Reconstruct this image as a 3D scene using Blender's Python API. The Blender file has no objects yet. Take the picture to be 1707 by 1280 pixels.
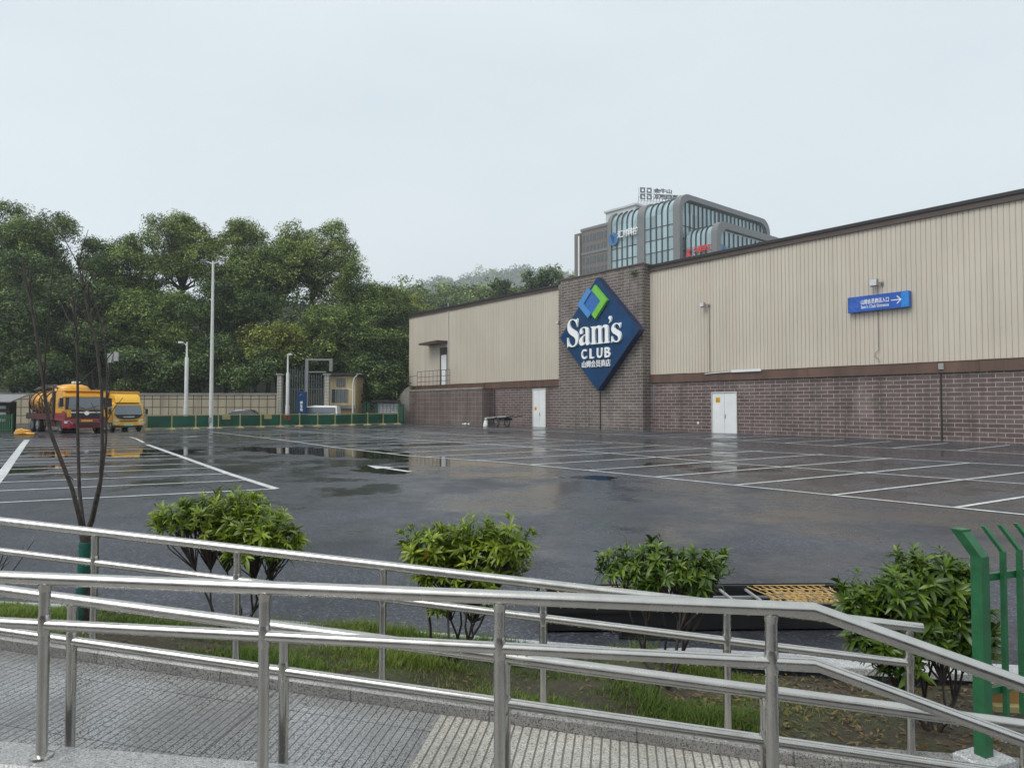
import bpy, math, random
import numpy as np
from mathutils import Vector, Matrix

R = math.radians
scene = bpy.context.scene
col = scene.collection
random.seed(7)

# ------------------------------------------------------------------ camera geometry (photo 1707 x 1280)
F, CX, CY, CZ = 1190.0, 853.5, 640.0, 1.7
PT = math.atan(39 / F)


def ray(x, y):
    u = (x - CX) / F
    v = (CY - y) / F
    return (u, math.cos(PT) - v * math.sin(PT), math.sin(PT) + v * math.cos(PT))


def gz(Y):                                   # the lot falls gently towards the camera
    d = 38 - Y
    return -0.01515 * (0.5 * (d + math.sqrt(d * d + 9)) - 0.0) + 0.0


def gnd(x, y):
    r = ray(x, y)
    t = 30.0
    for i in range(120):
        t = .5 * t + .5 * (gz(t * r[1]) - CZ) / r[2]
    return Vector((t * r[0], t * r[1], CZ + t * r[2]))


def at(x, y, Y):
    r = ray(x, y)
    t = Y / r[1]
    return Vector((t * r[0], Y, CZ + t * r[2]))


AW = math.atan((CX + 75) / F)
DW = Vector((-math.sin(AW), math.cos(AW), 0))
NW = Vector((-math.cos(AW), -math.sin(AW), 0))
P0 = Vector((24.575, 34.34, 0))


def wall(x, y, off=0):                       # photo point on the store wall -> (local x, z)
    r = Vector(ray(x, y))
    t = (P0.dot(NW) + off) / (r.x * NW.x + r.y * NW.y)
    p = t * r
    return (-(p.xy - P0.xy).dot(DW.xy), CZ + p.z)


# ------------------------------------------------------------------ mesh builder
class MB:
    def __init__(s):
        s.v = []
        s.f = []

    def add(s, vs, fs):
        b = len(s.v)
        s.v += [tuple(v) for v in vs]
        s.f += [tuple(i + b for i in f) for f in fs]

    def box(s, x0, x1, y0, y1, z0, z1):
        s.add([(x0, y0, z0), (x1, y0, z0), (x1, y1, z0), (x0, y1, z0),
               (x0, y0, z1), (x1, y0, z1), (x1, y1, z1), (x0, y1, z1)],
              [(0, 3, 2, 1), (4, 5, 6, 7), (0, 1, 5, 4), (1, 2, 6, 5), (2, 3, 7, 6), (3, 0, 4, 7)])
        return s

    def bbox(s, x0, x1, y0, y1, z0, z1, b=.02):          # box with chamfered edges
        pts = []
        for zz, k in ((z0, b), (z0 + b, 0), (z1 - b, 0), (z1, b)):
            c = b
            a0, a1, b0, b1 = x0 + k, x1 - k, y0 + k, y1 - k
            pts.append([(a0 + c, b0, zz), (a1 - c, b0, zz), (a1, b0 + c, zz), (a1, b1 - c, zz),
                        (a1 - c, b1, zz), (a0 + c, b1, zz), (a0, b1 - c, zz), (a0, b0 + c, zz)])
        vs = [p for ring in pts for p in ring]
        fs = []
        for r in range(3):
            for i in range(8):
                j = (i + 1) % 8
                fs.append((r * 8 + i, r * 8 + j, r * 8 + 8 + j, r * 8 + 8 + i))
        fs.append(tuple(range(7, -1, -1)))
        fs.append(tuple(range(24, 32)))
        s.add(vs, fs)
        return s

    def tube(s, pts, rad, n=10, caps=True):
        pts = [Vector(p) for p in pts]
        if not hasattr(rad, '__len__'):
            rad = [rad] * len(pts)
        b = len(s.v)
        ref = None
        for i, p in enumerate(pts):
            t = (pts[min(i + 1, len(pts) - 1)] - pts[max(i - 1, 0)]).normalized()
            if ref is None:
                ref = Vector((0, 0, 1)) if abs(t.z) < .9 else Vector((1, 0, 0))
            a = ref.cross(t).normalized()
            c = t.cross(a)
            ref = t.cross(a) if abs(t.dot(ref)) > .95 else ref
            k = 1.0
            if 0 < i < len(pts) - 1:
                t1 = (pts[i] - pts[i - 1]).normalized()
                k = 1 / max(.6, t1.dot(t))
            for j in range(n):
                an = 2 * math.pi * j / n
                q = p + (a * math.cos(an) + c * math.sin(an)) * rad[i] * (k if n > 8 and k < 1.2 else 1)
                s.v.append(tuple(q))
        for i in range(len(pts) - 1):
            for j in range(n):
                k = (j + 1) % n
                s.f.append((b + i * n + j, b + i * n + k, b + (i + 1) * n + k, b + (i + 1) * n + j))
        if caps:
            s.f.append(tuple(b + j for j in range(n - 1, -1, -1)))
            e = b + (len(pts) - 1) * n
            s.f.append(tuple(e + j for j in range(n)))
        return s

    def prism(s, poly, y0, y1):              # polygon in x,z extruded along y (poly counter-clockwise seen from -y)
        n = len(poly)
        vs = [(p[0], y0, p[1]) for p in poly] + [(p[0], y1, p[1]) for p in poly]
        fs = [tuple(range(n)), tuple(range(2 * n - 1, n - 1, -1))]
        for i in range(n):
            j = (i + 1) % n
            fs.append((i, n + i, n + j, j))
        s.add(vs, fs)
        return s

    def loft(s, rings, closed=True, caps=True):
        n = len(rings[0])
        b = len(s.v)
        for r in rings:
            s.v += [tuple(p) for p in r]
        for i in range(len(rings) - 1):
            for j in range(n if closed else n - 1):
                k = (j + 1) % n
                s.f.append((b + i * n + j, b + i * n + k, b + (i + 1) * n + k, b + (i + 1) * n + j))
        if caps and closed:
            s.f.append(tuple(b + j for j in range(n - 1, -1, -1)))
            e = b + (len(rings) - 1) * n
            s.f.append(tuple(e + j for j in range(n)))
        return s

    def sphere(s, c, r, nu=8, nv=5, sz=1):
        rings = []
        for i in range(nv + 1):
            th = math.pi * (i + .001) / (nv + .002) if 0 < i < nv else (0.02 if i == 0 else math.pi - .02)
            rings.append([(c[0] + r * math.sin(th) * math.cos(2 * math.pi * j / nu),
                           c[1] + r * math.sin(th) * math.sin(2 * math.pi * j / nu),
                           c[2] - r * sz * math.cos(th)) for j in range(nu)])
        return s.loft(rings)

    def xf(s, M, start=0):
        for i in range(start, len(s.v)):
            s.v[i] = tuple(M @ Vector(s.v[i]))
        return s


def link(o, parent=None):
    col.objects.link(o)
    if parent is not None:
        o.parent = parent
    return o


def obj(name, mb, mat, parent=None, smooth=0):
    me = bpy.data.meshes.new(name)
    me.from_pydata(mb.v, [], mb.f)
    if smooth:
        me.polygons.foreach_set('use_smooth', [True] * len(me.polygons))
        me.set_sharp_from_angle(angle=R(smooth))
    me.materials.append(mat)
    me.update()
    return link(bpy.data.objects.new(name, me), parent)


def npmesh(name, v, quads, mat, parent=None, tint=None, tris=False, smooth=False):
    me = bpy.data.meshes.new(name)
    v = np.asarray(v, dtype=np.float32).reshape(-1, 3)
    q = np.asarray(quads, dtype=np.int32)
    k = q.shape[1]
    me.vertices.add(len(v))
    me.vertices.foreach_set('co', v.ravel())
    me.loops.add(q.size)
    me.loops.foreach_set('vertex_index', q.ravel())
    me.polygons.add(len(q))
    me.polygons.foreach_set('loop_start', np.arange(0, q.size, k, dtype=np.int32))
    me.polygons.foreach_set('loop_total', np.full(len(q), k, dtype=np.int32))
    if smooth:
        me.polygons.foreach_set('use_smooth', np.ones(len(q), dtype=bool))
    me.update(calc_edges=True)
    if tint is not None:
        a = me.attributes.new('tint', 'FLOAT', 'FACE')
        a.data.foreach_set('value', np.asarray(tint, dtype=np.float32))
    me.materials.append(mat)
    me.validate()
    return link(bpy.data.objects.new(name, me), parent)


def tag(o, label=None, cat=None, group=None, kind=None):
    if label: o['label'] = label
    if cat: o['category'] = cat
    if group: o['group'] = group
    if kind: o['kind'] = kind
    return o


def thing(name, label, cat, loc=(0, 0, 0), rz=0.0, group=None):
    o = bpy.data.objects.new(name, None)
    o.empty_display_size = .2
    o.location = loc
    o.rotation_euler = (0, 0, rz)
    link(o)
    return tag(o, label, cat, group)


def copy_tree(o, parent=None):
    c = o.copy()
    col.objects.link(c)
    if parent is not None:
        c.parent = parent
    for ch in list(o.children):
        copy_tree(ch, c)
    return c


# ------------------------------------------------------------------ materials
def mat_new(name):
    m = bpy.data.materials.new(name)
    m.use_nodes = True
    nt = m.node_tree
    b = nt.nodes['Principled BSDF']
    return m, nt, b


def N(nt, t, **kw):
    n = nt.nodes.new(t)
    for k, v in kw.items():
        if k == 'inp':
            for a, bb in v.items():
                n.inputs[a].default_value = bb
        else:
            setattr(n, k, v)
    return n


def L(nt, a, b):
    nt.links.new(a, b)


def ramp(nt, fac, stops):
    n = N(nt, 'ShaderNodeValToRGB')
    e = n.color_ramp.elements
    while len(e) < len(stops):
        e.new(.5)
    for i, (p, c) in enumerate(stops):
        e[i].position = p
        e[i].color = (c[0], c[1], c[2], 1) if hasattr(c, '__len__') else (c, c, c, 1)
    L(nt, fac, n.inputs[0])
    return n.outputs[0]


def math_n(nt, op, a, b=None, clamp=False):
    n = N(nt, 'ShaderNodeMath', operation=op, use_clamp=clamp)
    for i, x in enumerate((a, b)):
        if x is None: continue
        if isinstance(x, (int, float)):
            n.inputs[i].default_value = x
        else:
            L(nt, x, n.inputs[i])
    return n.outputs[0]


def mixc(nt, fac, a, b, blend='MIX'):
    n = N(nt, 'ShaderNodeMix', data_type='RGBA', blend_type=blend)
    for i, x in ((0, fac), (6, a), (7, b)):
        if isinstance(x, (int, float)):
            n.inputs[i].default_value = x
        elif isinstance(x, tuple):
            n.inputs[i].default_value = (x[0], x[1], x[2], 1)
        else:
            L(nt, x, n.inputs[i])
    return n.outputs[2]


def noise(nt, vec, scale, detail=4, rough=.55):
    n = N(nt, 'ShaderNodeTexNoise', inp={'Scale': scale, 'Detail': detail, 'Roughness': rough})
    if vec is not None: L(nt, vec, n.inputs['Vector'])
    return n.outputs[0]


def ocoord(nt):
    return N(nt, 'ShaderNodeTexCoord').outputs['Object']


def bump(nt, b, h, strength=.3, dist=.01):
    n = N(nt, 'ShaderNodeBump', inp={'Strength': strength, 'Distance': dist})
    L(nt, h, n.inputs['Height'])
    L(nt, n.outputs[0], b.inputs['Normal'])
    return n


def plain(name, c, rough=.5, metal=0.0, var=.12, scale=3.0, spec=.5, coat=0.0, streak=False):
    """colour with broad uneven weathering and a slightly uneven gloss"""
    m, nt, b = mat_new(name)
    co = ocoord(nt)
    if streak:
        mp = N(nt, 'ShaderNodeMapping', inp={'Scale': (1, 1, .12)})
        L(nt, co, mp.inputs[0])
        co = mp.outputs[0]
    nz = noise(nt, co, scale, 6, .65)
    lo = tuple(x * (1 - var) for x in c)
    hi = tuple(min(1, x * (1 + var)) for x in c)
    L(nt, ramp(nt, nz, [(.3, lo), (.7, hi)]), b.inputs['Base Color'])
    L(nt, ramp(nt, nz, [(.3, max(0, rough - .07)), (.7, min(1, rough + .07))]), b.inputs['Roughness'])
    b.inputs['Metallic'].default_value = metal
    b.inputs['Specular IOR Level'].default_value = spec
    if coat: b.inputs['Coat Weight'].default_value = coat
    return m


def leaf_mat(name, cols, trans=.25, rough=.5, spec=.3):
    m, nt, b = mat_new(name)
    a = N(nt, 'ShaderNodeAttribute', attribute_name='tint')
    n = len(cols)
    c = ramp(nt, a.outputs['Fac'], [(i / (n - 1), cc) for i, cc in enumerate(cols)])
    L(nt, c, b.inputs['Base Color'])
    b.inputs['Roughness'].default_value = rough
    b.inputs['Specular IOR Level'].default_value = spec
    tr = N(nt, 'ShaderNodeBsdfTranslucent')
    L(nt, mixc(nt, 1.0, c, (1.0, 1.0, .6), 'MULTIPLY'), tr.inputs[0])
    mx = N(nt, 'ShaderNodeMixShader', inp={0: trans})
    L(nt, b.outputs[0], mx.inputs[1])
    L(nt, tr.outputs[0], mx.inputs[2])
    L(nt, mx.outputs[0], nt.nodes['Material Output'].inputs[0])
    return m


M = {}


def asphalt():
    m, nt, b = mat_new('wet_asphalt')
    co = ocoord(nt)
    big = noise(nt, co, .16, 5, .6)
    mid = noise(nt, co, .9, 5, .6)
    fine = noise(nt, co, 60, 3, .7)
    # warped coordinates so that puddle outlines wander
    wn = N(nt, 'ShaderNodeTexNoise', inp={'Scale': .35, 'Detail': 5, 'Roughness': .6})
    L(nt, co, wn.inputs['Vector'])
    sub = N(nt, 'ShaderNodeVectorMath', operation='SUBTRACT', inp={1: (.5, .5, .5)})
    L(nt, wn.outputs[1], sub.inputs[0])
    sc = N(nt, 'ShaderNodeVectorMath', operation='SCALE', inp={'Scale': 3.2})
    L(nt, sub.outputs[0], sc.inputs[0])
    ad = N(nt, 'ShaderNodeVectorMath', operation='ADD')
    L(nt, co, ad.inputs[0]); L(nt, sc.outputs[0], ad.inputs[1])
    mask = None
    # shallow dips in the lot where water stands: (centre, half length, half width, direction)
    dips = []
    for (x0, y0, x1, y1, w) in PUDDLES:
        a, c = gnd(x0, y0), gnd(x1, y1)
        d = (c - a)
        dips.append(((a + c) / 2, d.length / 2, w, math.atan2(d.y, d.x)))
    for c, hl, hw, an in dips:
        mp = N(nt, 'ShaderNodeMapping', vector_type='TEXTURE',
               inp={'Location': (c.x, c.y, 0), 'Rotation': (0, 0, an), 'Scale': (hl, hw, 1e4)})
        L(nt, ad.outputs[0], mp.inputs[0])
        ln = N(nt, 'ShaderNodeVectorMath', operation='LENGTH')
        L(nt, mp.outputs[0], ln.inputs[0])
        v = math_n(nt, 'SUBTRACT', 1.25, ln.outputs['Value'])
        mask = v if mask is None else math_n(nt, 'MAXIMUM', mask, v)
    mask = math_n(nt, 'ADD', mask, math_n(nt, 'MULTIPLY', math_n(nt, 'SUBTRACT', mid, .5), 1.9))
    pud = ramp(nt, mask, [(.16, 0.0), (.34, 1.0)])
    # how wet the open surface is: drier close to the planter, filmed with water further out
    mp = N(nt, 'ShaderNodeVectorMath', operation='DOT_PRODUCT', inp={1: (.055, .075, 0)})
    L(nt, co, mp.inputs[0])
    streak = noise(nt, co, .45, 6, .65)
    wet = math_n(nt, 'ADD', math_n(nt, 'SUBTRACT', math_n(nt, 'MINIMUM', mp.outputs['Value'], 1.15), .72),
                 math_n(nt, 'MULTIPLY', math_n(nt, 'SUBTRACT', big, .5), 2.2))
    wet = math_n(nt, 'ADD', wet, math_n(nt, 'MULTIPLY', math_n(nt, 'SUBTRACT', streak, .5), 2.6))
    wetc = ramp(nt, wet, [(.0, 0.0), (.62, 1.0)])
    grain = N(nt, 'ShaderNodeTexVoronoi', inp={'Scale': 52.0}); L(nt, co, grain.inputs['Vector'])
    gsep = N(nt, 'ShaderNodeSeparateColor'); L(nt, grain.outputs['Color'], gsep.inputs[0])
    colr = ramp(nt, gsep.outputs[0], [(.0, (.018, .019, .024)), (.6, (.043, .047, .062)), (.93, (.085, .090, .112)), (1, (.17, .175, .19))])
    patch = ramp(nt, noise(nt, co, .28, 5, .6), [(.35, .50), (.66, 1.35)])
    pm = N(nt, 'ShaderNodeVectorMath', operation='SCALE'); L(nt, colr, pm.inputs[0]); L(nt, patch, pm.inputs['Scale'])
    colr = mixc(nt, math_n(nt, 'MULTIPLY', wetc, .75), pm.outputs[0], (.036, .037, .042))
    colr = mixc(nt, pud, colr, (.014, .014, .015))
    L(nt, colr, b.inputs['Base Color'])
    ro = ramp(nt, wetc, [(0, .52), (.5, .34), (1, .15)])
    ro = mixc(nt, pud, ro, (.05, .05, .05))
    L(nt, ro, b.inputs['Roughness'])
    b.inputs['IOR'].default_value = 1.4
    bp = bump(nt, b, fine, .5, .006)
    inv = math_n(nt, 'SUBTRACT', 1.0, math_n(nt, 'ADD', math_n(nt, 'MULTIPLY', pud, .99),
                                             math_n(nt, 'MULTIPLY', wetc, .8), True), True)
    L(nt, math_n(nt, 'MULTIPLY', inv, .5), bp.inputs['Strength'])
    return m


PUDDLES = [(380, 747, 640, 754, 1.6), (560, 753, 705, 764, 1.8), (610, 779, 690, 787, .8), (690, 764, 820, 776, 1.4),
           (800, 791, 920, 789, .7), (935, 797, 1030, 797, .6), (1060, 776, 1170, 772, .8), (1150, 788, 1280, 779, 1.0),
           (40, 757, 330, 753, 2.2), (-60, 785, 120, 778, 1.1), (420, 727, 560, 724, 1.6), (640, 742, 800, 738, 1.0)]


def granite(name, base, dark, grooves=None, rough=.35, seam=None):
    m, nt, b = mat_new(name)
    co = ocoord(nt)
    sp = N(nt, 'ShaderNodeTexVoronoi', inp={'Scale': 150.0})
    L(nt, co, sp.inputs['Vector'])
    sepc = N(nt, 'ShaderNodeSeparateColor')
    L(nt, sp.outputs['Color'], sepc.inputs[0])
    big = noise(nt, co, 1.6, 5)
    c = ramp(nt, sepc.outputs[0], [(.08, dark), (.3, tuple(x * .8 for x in base)), (.75, base), (1, tuple(min(1, x * 1.35) for x in base))])
    c = mixc(nt, ramp(nt, big, [(.35, 0.0), (.7, .55)]), c, tuple(x * .45 for x in base))
    if grooves:
        per, wid, gc = grooves
        sx = N(nt, 'ShaderNodeSeparateXYZ')
        L(nt, co, sx.inputs[0])
        fr = math_n(nt, 'FRACT', math_n(nt, 'DIVIDE', math_n(nt, 'ADD', sx.outputs[0], 100.0), per))
        tri = math_n(nt, 'ABSOLUTE', math_n(nt, 'SUBTRACT', fr, .5))
        g = ramp(nt, tri, [(wid * .5, 1.0), (wid, 0.0)])
        c = mixc(nt, math_n(nt, 'MULTIPLY', g, .8), c, gc)
        bump(nt, b, math_n(nt, 'SUBTRACT', 1.0, g), .8, .006)
    if seam:                                 # open joints between the slabs
        sy = N(nt, 'ShaderNodeSeparateXYZ'); L(nt, co, sy.inputs[0])
        for ax_, per_ in seam:
            f_ = math_n(nt, 'FRACT', math_n(nt, 'DIVIDE', math_n(nt, 'ADD', sy.outputs[ax_], 100.13), per_))
            f_ = math_n(nt, 'MULTIPLY', math_n(nt, 'ABSOLUTE', math_n(nt, 'SUBTRACT', f_, .5)), per_)
            c = mixc(nt, ramp(nt, f_, [(.0025, .85), (.005, 0.0)]), c, (.03, .03, .03))
    L(nt, c, b.inputs['Base Color'])
    L(nt, ramp(nt, big, [(.3, max(.03, rough - .17)), (.7, rough + .15)]), b.inputs['Roughness'])
    return m


def brick(name, cols, mortar, w, h, msize=.018, offset=.5, stain=True, rough=.6, axis='xz', moss=0.0):
    m, nt, b = mat_new(name)
    co = ocoord(nt)
    sx = N(nt, 'ShaderNodeSeparateXYZ'); L(nt, co, sx.inputs[0])
    cb = N(nt, 'ShaderNodeCombineXYZ')
    if axis == 'xz':
        L(nt, math_n(nt, 'ADD', sx.outputs[0], sx.outputs[1]), cb.inputs[0])
    else:
        L(nt, sx.outputs[1], cb.inputs[0])
    L(nt, sx.outputs[2], cb.inputs[1])
    br = N(nt, 'ShaderNodeTexBrick', offset=offset,
           inp={'Scale': 1.0, 'Mortar Size': msize, 'Mortar Smooth': .15, 'Bias': 0.0, 'Brick Width': w, 'Row Height': h,
                'Color1': (*cols[0], 1), 'Color2': (*cols[1], 1), 'Mortar': (*mortar, 1)})
    L(nt, cb.outputs[0], br.inputs['Vector'])
    c = br.outputs['Color']
    big = noise(nt, co, .35, 6, .65)
    mp = N(nt, 'ShaderNodeMapping', inp={'Scale': (1.1, 1.1, .12)}); L(nt, co, mp.inputs[0])
    st = noise(nt, mp.outputs[0], 1.0, 6, .7)
    c = mixc(nt, ramp(nt, noise(nt, co, 9, 4), [(.3, .0), (.75, .35)]), c, tuple(x * .55 for x in cols[0]))
    if stain:
        c = mixc(nt, ramp(nt, st, [(.48, 0.0), (.75, .75)]), c, tuple(x * .4 for x in cols[0]))
        c = mixc(nt, ramp(nt, big, [(.55, 0.0), (.8, .3)]), c, tuple(min(1, x * 1.4) for x in mortar))
    if moss:
        c = mixc(nt, ramp(nt, noise(nt, co, .8, 5), [(.58, 0.0), (.75, moss)]), c, (.03, .04, .018))
    L(nt, c, b.inputs['Base Color'])
    L(nt, ramp(nt, big, [(.3, rough - .12), (.7, rough + .12)]), b.inputs['Roughness'])
    bump(nt, b, math_n(nt, 'SUBTRACT', 1.0, br.outputs['Fac']), .5, .012)
    return m


def siding():
    m, nt, b = mat_new('beige_siding')
    co = ocoord(nt)
    mp = N(nt, 'ShaderNodeMapping', inp={'Scale': (2.2, 2.2, .10)}); L(nt, co, mp.inputs[0])
    st = noise(nt, mp.outputs[0], 1.0, 6, .7)
    big = noise(nt, co, .25, 5)
    sx = N(nt, 'ShaderNodeSeparateXYZ'); L(nt, co, sx.inputs[0])
    # sheets a metre wide differ a little from one another
    fl = math_n(nt, 'FLOOR', math_n(nt, 'DIVIDE', sx.outputs[0], 1.05))
    wn = N(nt, 'ShaderNodeTexWhiteNoise', noise_dimensions='1D'); L(nt, fl, wn.inputs['W'])
    c = ramp(nt, big, [(.3, (.53, .475, .395)), (.7, (.60, .54, .455))])
    c = mixc(nt, math_n(nt, 'MULTIPLY', wn.outputs[0], .28), c, (.48, .415, .345))
    c = mixc(nt, ramp(nt, st, [(.5, 0.0), (.8, .4)]), c, (.30, .26, .20))
    # weather line low on the sheets
    lo = ramp(nt, math_n(nt, 'ADD', sx.outputs[2], math_n(nt, 'MULTIPLY', st, 1.6)), [(0, .0), (1, .0)])
    L(nt, c, b.inputs['Base Color'])
    L(nt, ramp(nt, st, [(.3, .38), (.7, .55)]), b.inputs['Roughness'])
    return m


def steel():
    m, nt, b = mat_new('wet_stainless_steel')
    co = ocoord(nt)
    mp = N(nt, 'ShaderNodeMapping', inp={'Scale': (4, 4, 4)}); L(nt, co, mp.inputs[0])
    br = noise(nt, mp.outputs[0], 3, 4)
    drops = N(nt, 'ShaderNodeTexVoronoi', inp={'Scale': 120.0}); L(nt, co, drops.inputs['Vector'])
    dsp = ramp(nt, drops.outputs['Distance'], [(.0, 1.0), (.32, 0.0)])
    pat = ramp(nt, noise(nt, co, 14, 3), [(.45, 0.0), (.6, 1.0)])
    dsp = math_n(nt, 'MULTIPLY', dsp, pat)
    L(nt, ramp(nt, br, [(.3, (.53, .515, .485)), (.7, (.61, .595, .565))]), b.inputs['Base Color'])
    b.inputs['Metallic'].default_value = 1
    L(nt, ramp(nt, br, [(.3, .20), (.7, .30)]), b.inputs['Roughness'])
    bump(nt, b, dsp, .10, .002)
    return m


M['asphalt'] = asphalt()
M['kerb'] = granite('grey_granite_kerb', (.30, .29, .28), (.05, .05, .05), None, .36, ((0, .95),))
M['kerb_wet'] = granite('wet_polished_granite', (.40, .40, .395), (.12, .12, .12), None, .13, ((0, 1.1),))
M['ramp'] = granite('grooved_grey_granite', (.33, .328, .325), (.04, .04, .045), (.052, .07, (.05, .05, .05)), .24, ((1, .69), (0, 1.2)))
M['tactile'] = granite('ribbed_pale_granite', (.54, .52, .465), (.12, .11, .09), (.056, .12, (.10, .09, .075)), .42)
M['white_kerb'] = granite('white_granite_kerb', (.55, .56, .57), (.25, .25, .25), None, .3)
M['paint'] = None
M['brick'] = brick('brown_block_wall', ((.105, .069, .064), (.155, .110, .102)), (.40, .355, .335), .75, .226, .021, moss=.5)
M['brick_pier'] = brick('pier_block_wall', ((.110, .088, .078), (.170, .138, .124)), (.43, .395, .36), .75, .226, .020, moss=.35)
M['tile'] = brick('tan_tiled_wall', ((.36, .31, .215), (.43, .37, .26)), (.06, .048, .035), .85, .85, .05, 0.0, True, .5)
M['tilebrown'] = brick('brown_tile', ((.135, .102, .090), (.178, .136, .120)), (.30, .26, .235), .6, .45, .022, 0.0, True, .45)
M['tilewhite'] = brick('dingy_white_tile', ((.40, .38, .33), (.46, .44, .38)), (.12, .11, .09), .3, .3, .02, 0.0, True, .5)
M['siding'] = siding()
M['steel'] = steel()
M['band'] = plain('rust_brown_flashing', (.115, .065, .047), .5, 0, .4, .9, streak=True)
M['fascia'] = plain('dark_brown_fascia', (.075, .052, .042), .5, 0, .25, .6)
M['capdark'] = plain('dark_cap', (.02, .02, .02), .5)
M['white'] = plain('white_painted_metal', (.74, .76, .76), .42, 0, .07, .9)
M['offwhite'] = plain('weathered_white', (.62, .63, .61), .5, 0, .12, 1.4)
M['greypaint'] = plain('grey_paint', (.20, .205, .21), .5, 0, .15)
M['cream'] = plain('stained_cream_render', (.50, .40, .22), .6, 0, .45, .9, streak=True)
M['lampbody'] = plain('weathered_lamp_body', (.34, .31, .27), .5, 0, .2, 4)
M['dark'] = plain('dark_recess', (.018, .018, .018), .6)
M['black'] = plain('black_plastic', (.014, .014, .015), .35, 0, .3)
M['rubber'] = plain('tyre_rubber', (.016, .016, .017), .7, 0, .3, 6)
M['navy'] = plain('navy_sign_face', (.005, .045, .128), .5, 0, .3, .5, spec=.25)
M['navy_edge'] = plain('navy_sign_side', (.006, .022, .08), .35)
M['blue'] = plain('blue_letter_face', (.02, .13, .42), .35)
M['blue2'] = plain('light_blue_face', (.06, .24, .55), .35)
M['lime'] = plain('lime_green_face', (.16, .50, .045), .35)
M['signblue'] = plain('direction_sign_blue', (.012, .085, .40), .3, 0, .25, 1.2)
M['signblue2'] = plain('direction_sign_bright_blue', (.015, .22, .62), .3)
M['lightblue'] = plain('faint_blue_line', (.08, .22, .62), .4)
M['letter'] = plain('white_letter_face', (.88, .90, .90), .4, 0, .04)
M['yellow'] = plain('truck_yellow', (.72, .34, .015), .32, 0, .14, 1.5, coat=.3)
M['tank'] = plain('dirty_tank_orange', (.58, .26, .018), .42, 0, .55, 1.1)
M['lemon'] = plain('bright_truck_yellow', (.80, .44, .012), .3, 0, .08, 1.5, coat=.4)
M['red'] = plain('truck_dark_red', (.24, .012, .022), .35, 0, .2, 2, coat=.3)
M['chassis'] = plain('grimy_maroon', (.095, .022, .024), .55, 0, .4, 3)
M['grime'] = plain('grimy_steel', (.07, .06, .05), .6, .3, .5, 4)
M['chrome'] = plain('chrome', (.7, .7, .7), .15, 1.0, .05)
M['lampglass'] = plain('lamp_glass', (.6, .62, .65), .12, 0, .1)
M['amber'] = plain('amber_plate', (.75, .40, .03), .4)
M['greenplate'] = plain('pale_green_plate', (.45, .66, .45), .4)
M['green'] = plain('fence_green', (.016, .118, .045), .42, 0, .3, 9)
M['panel'] = plain('barrier_green', (.006, .085, .045), .35, 0, .45, .8)
M['palewood'] = plain('barrier_post_cream', (.40, .35, .16), .5, 0, .2)
M['rust'] = plain('rusty_mesh', (.46, .31, .12), .6, 0, .4, 8)
M['orange'] = plain('orange_brown_board', (.40, .23, .085), .5, 0, .25)
M['concrete'] = plain('concrete', (.22, .21, .19), .7, 0, .3, 1.5)
M['soil'] = plain('soil', (.055, .042, .028), .85, 0, .45, 6)
_nt = M['soil'].node_tree
_co = N(_nt, 'ShaderNodeTexCoord').outputs['Object']
_b = _nt.nodes['Principled BSDF']
_old = _b.inputs['Base Color'].links[0].from_socket
_c = mixc(_nt, ramp(_nt, noise(_nt, _co, 2.2, 6, .7), [(.42, 0.0), (.62, .85)]), _old, (.055, .075, .02))
_c = mixc(_nt, ramp(_nt, noise(_nt, _co, 45, 3, .7), [(.52, 0.0), (.68, .7)]), _c, (.13, .10, .055))
_c = mixc(_nt, ramp(_nt, noise(_nt, _co, 30, 3, .7), [(.3, .8), (.45, 0)]), _c, (.02, .016, .012))
L(_nt, _c, _b.inputs['Base Color'])
bump(_nt, _b, noise(_nt, _co, 40, 4, .7), .8, .02)
M['bark'] = plain('bark', (.035, .029, .024), .8, 0, .4, 8)
M['stembark'] = plain('wet_bark', (.044, .035, .030), .65, 0, .7, 22)
M['wrap'] = plain('green_trunk_wrap', (.008, .10, .075), .7, 0, .5, 40)
M['hill'] = plain('hill_ground', (.03, .038, .02), .9, 0, .3, .1)
M['stone'] = brick('stone_retaining', ((.17, .15, .12), (.24, .215, .17)), (.06, .05, .04), .34, .14, .02, .5, True, .7)
M['facade'] = plain('office_grey_cladding', (.165, .165, .165), .45, 0, .1, .2)
M['facade_brown'] = plain('office_brown_cladding', (.15, .125, .112), .55, 0, .15, .3)
M['pent'] = plain('office_pale_cladding', (.52, .54, .54), .5, 0, .08, .3)
M['redsign'] = plain('red_letters', (.62, .03, .035), .4)
M['signgrey'] = plain('dark_grey_letters', (.10, .115, .13), .5)
M['skyblue'] = plain('blue_logo', (.04, .15, .36), .4)
M['bin_grey'] = plain('zinc_grey', (.33, .34, .34), .45, .2, .2)
M['litter'] = leaf_mat('leaf_litter', [(.06, .035, .018), (.12, .07, .03), (.22, .15, .055), (.10, .09, .035)], .1)


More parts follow.
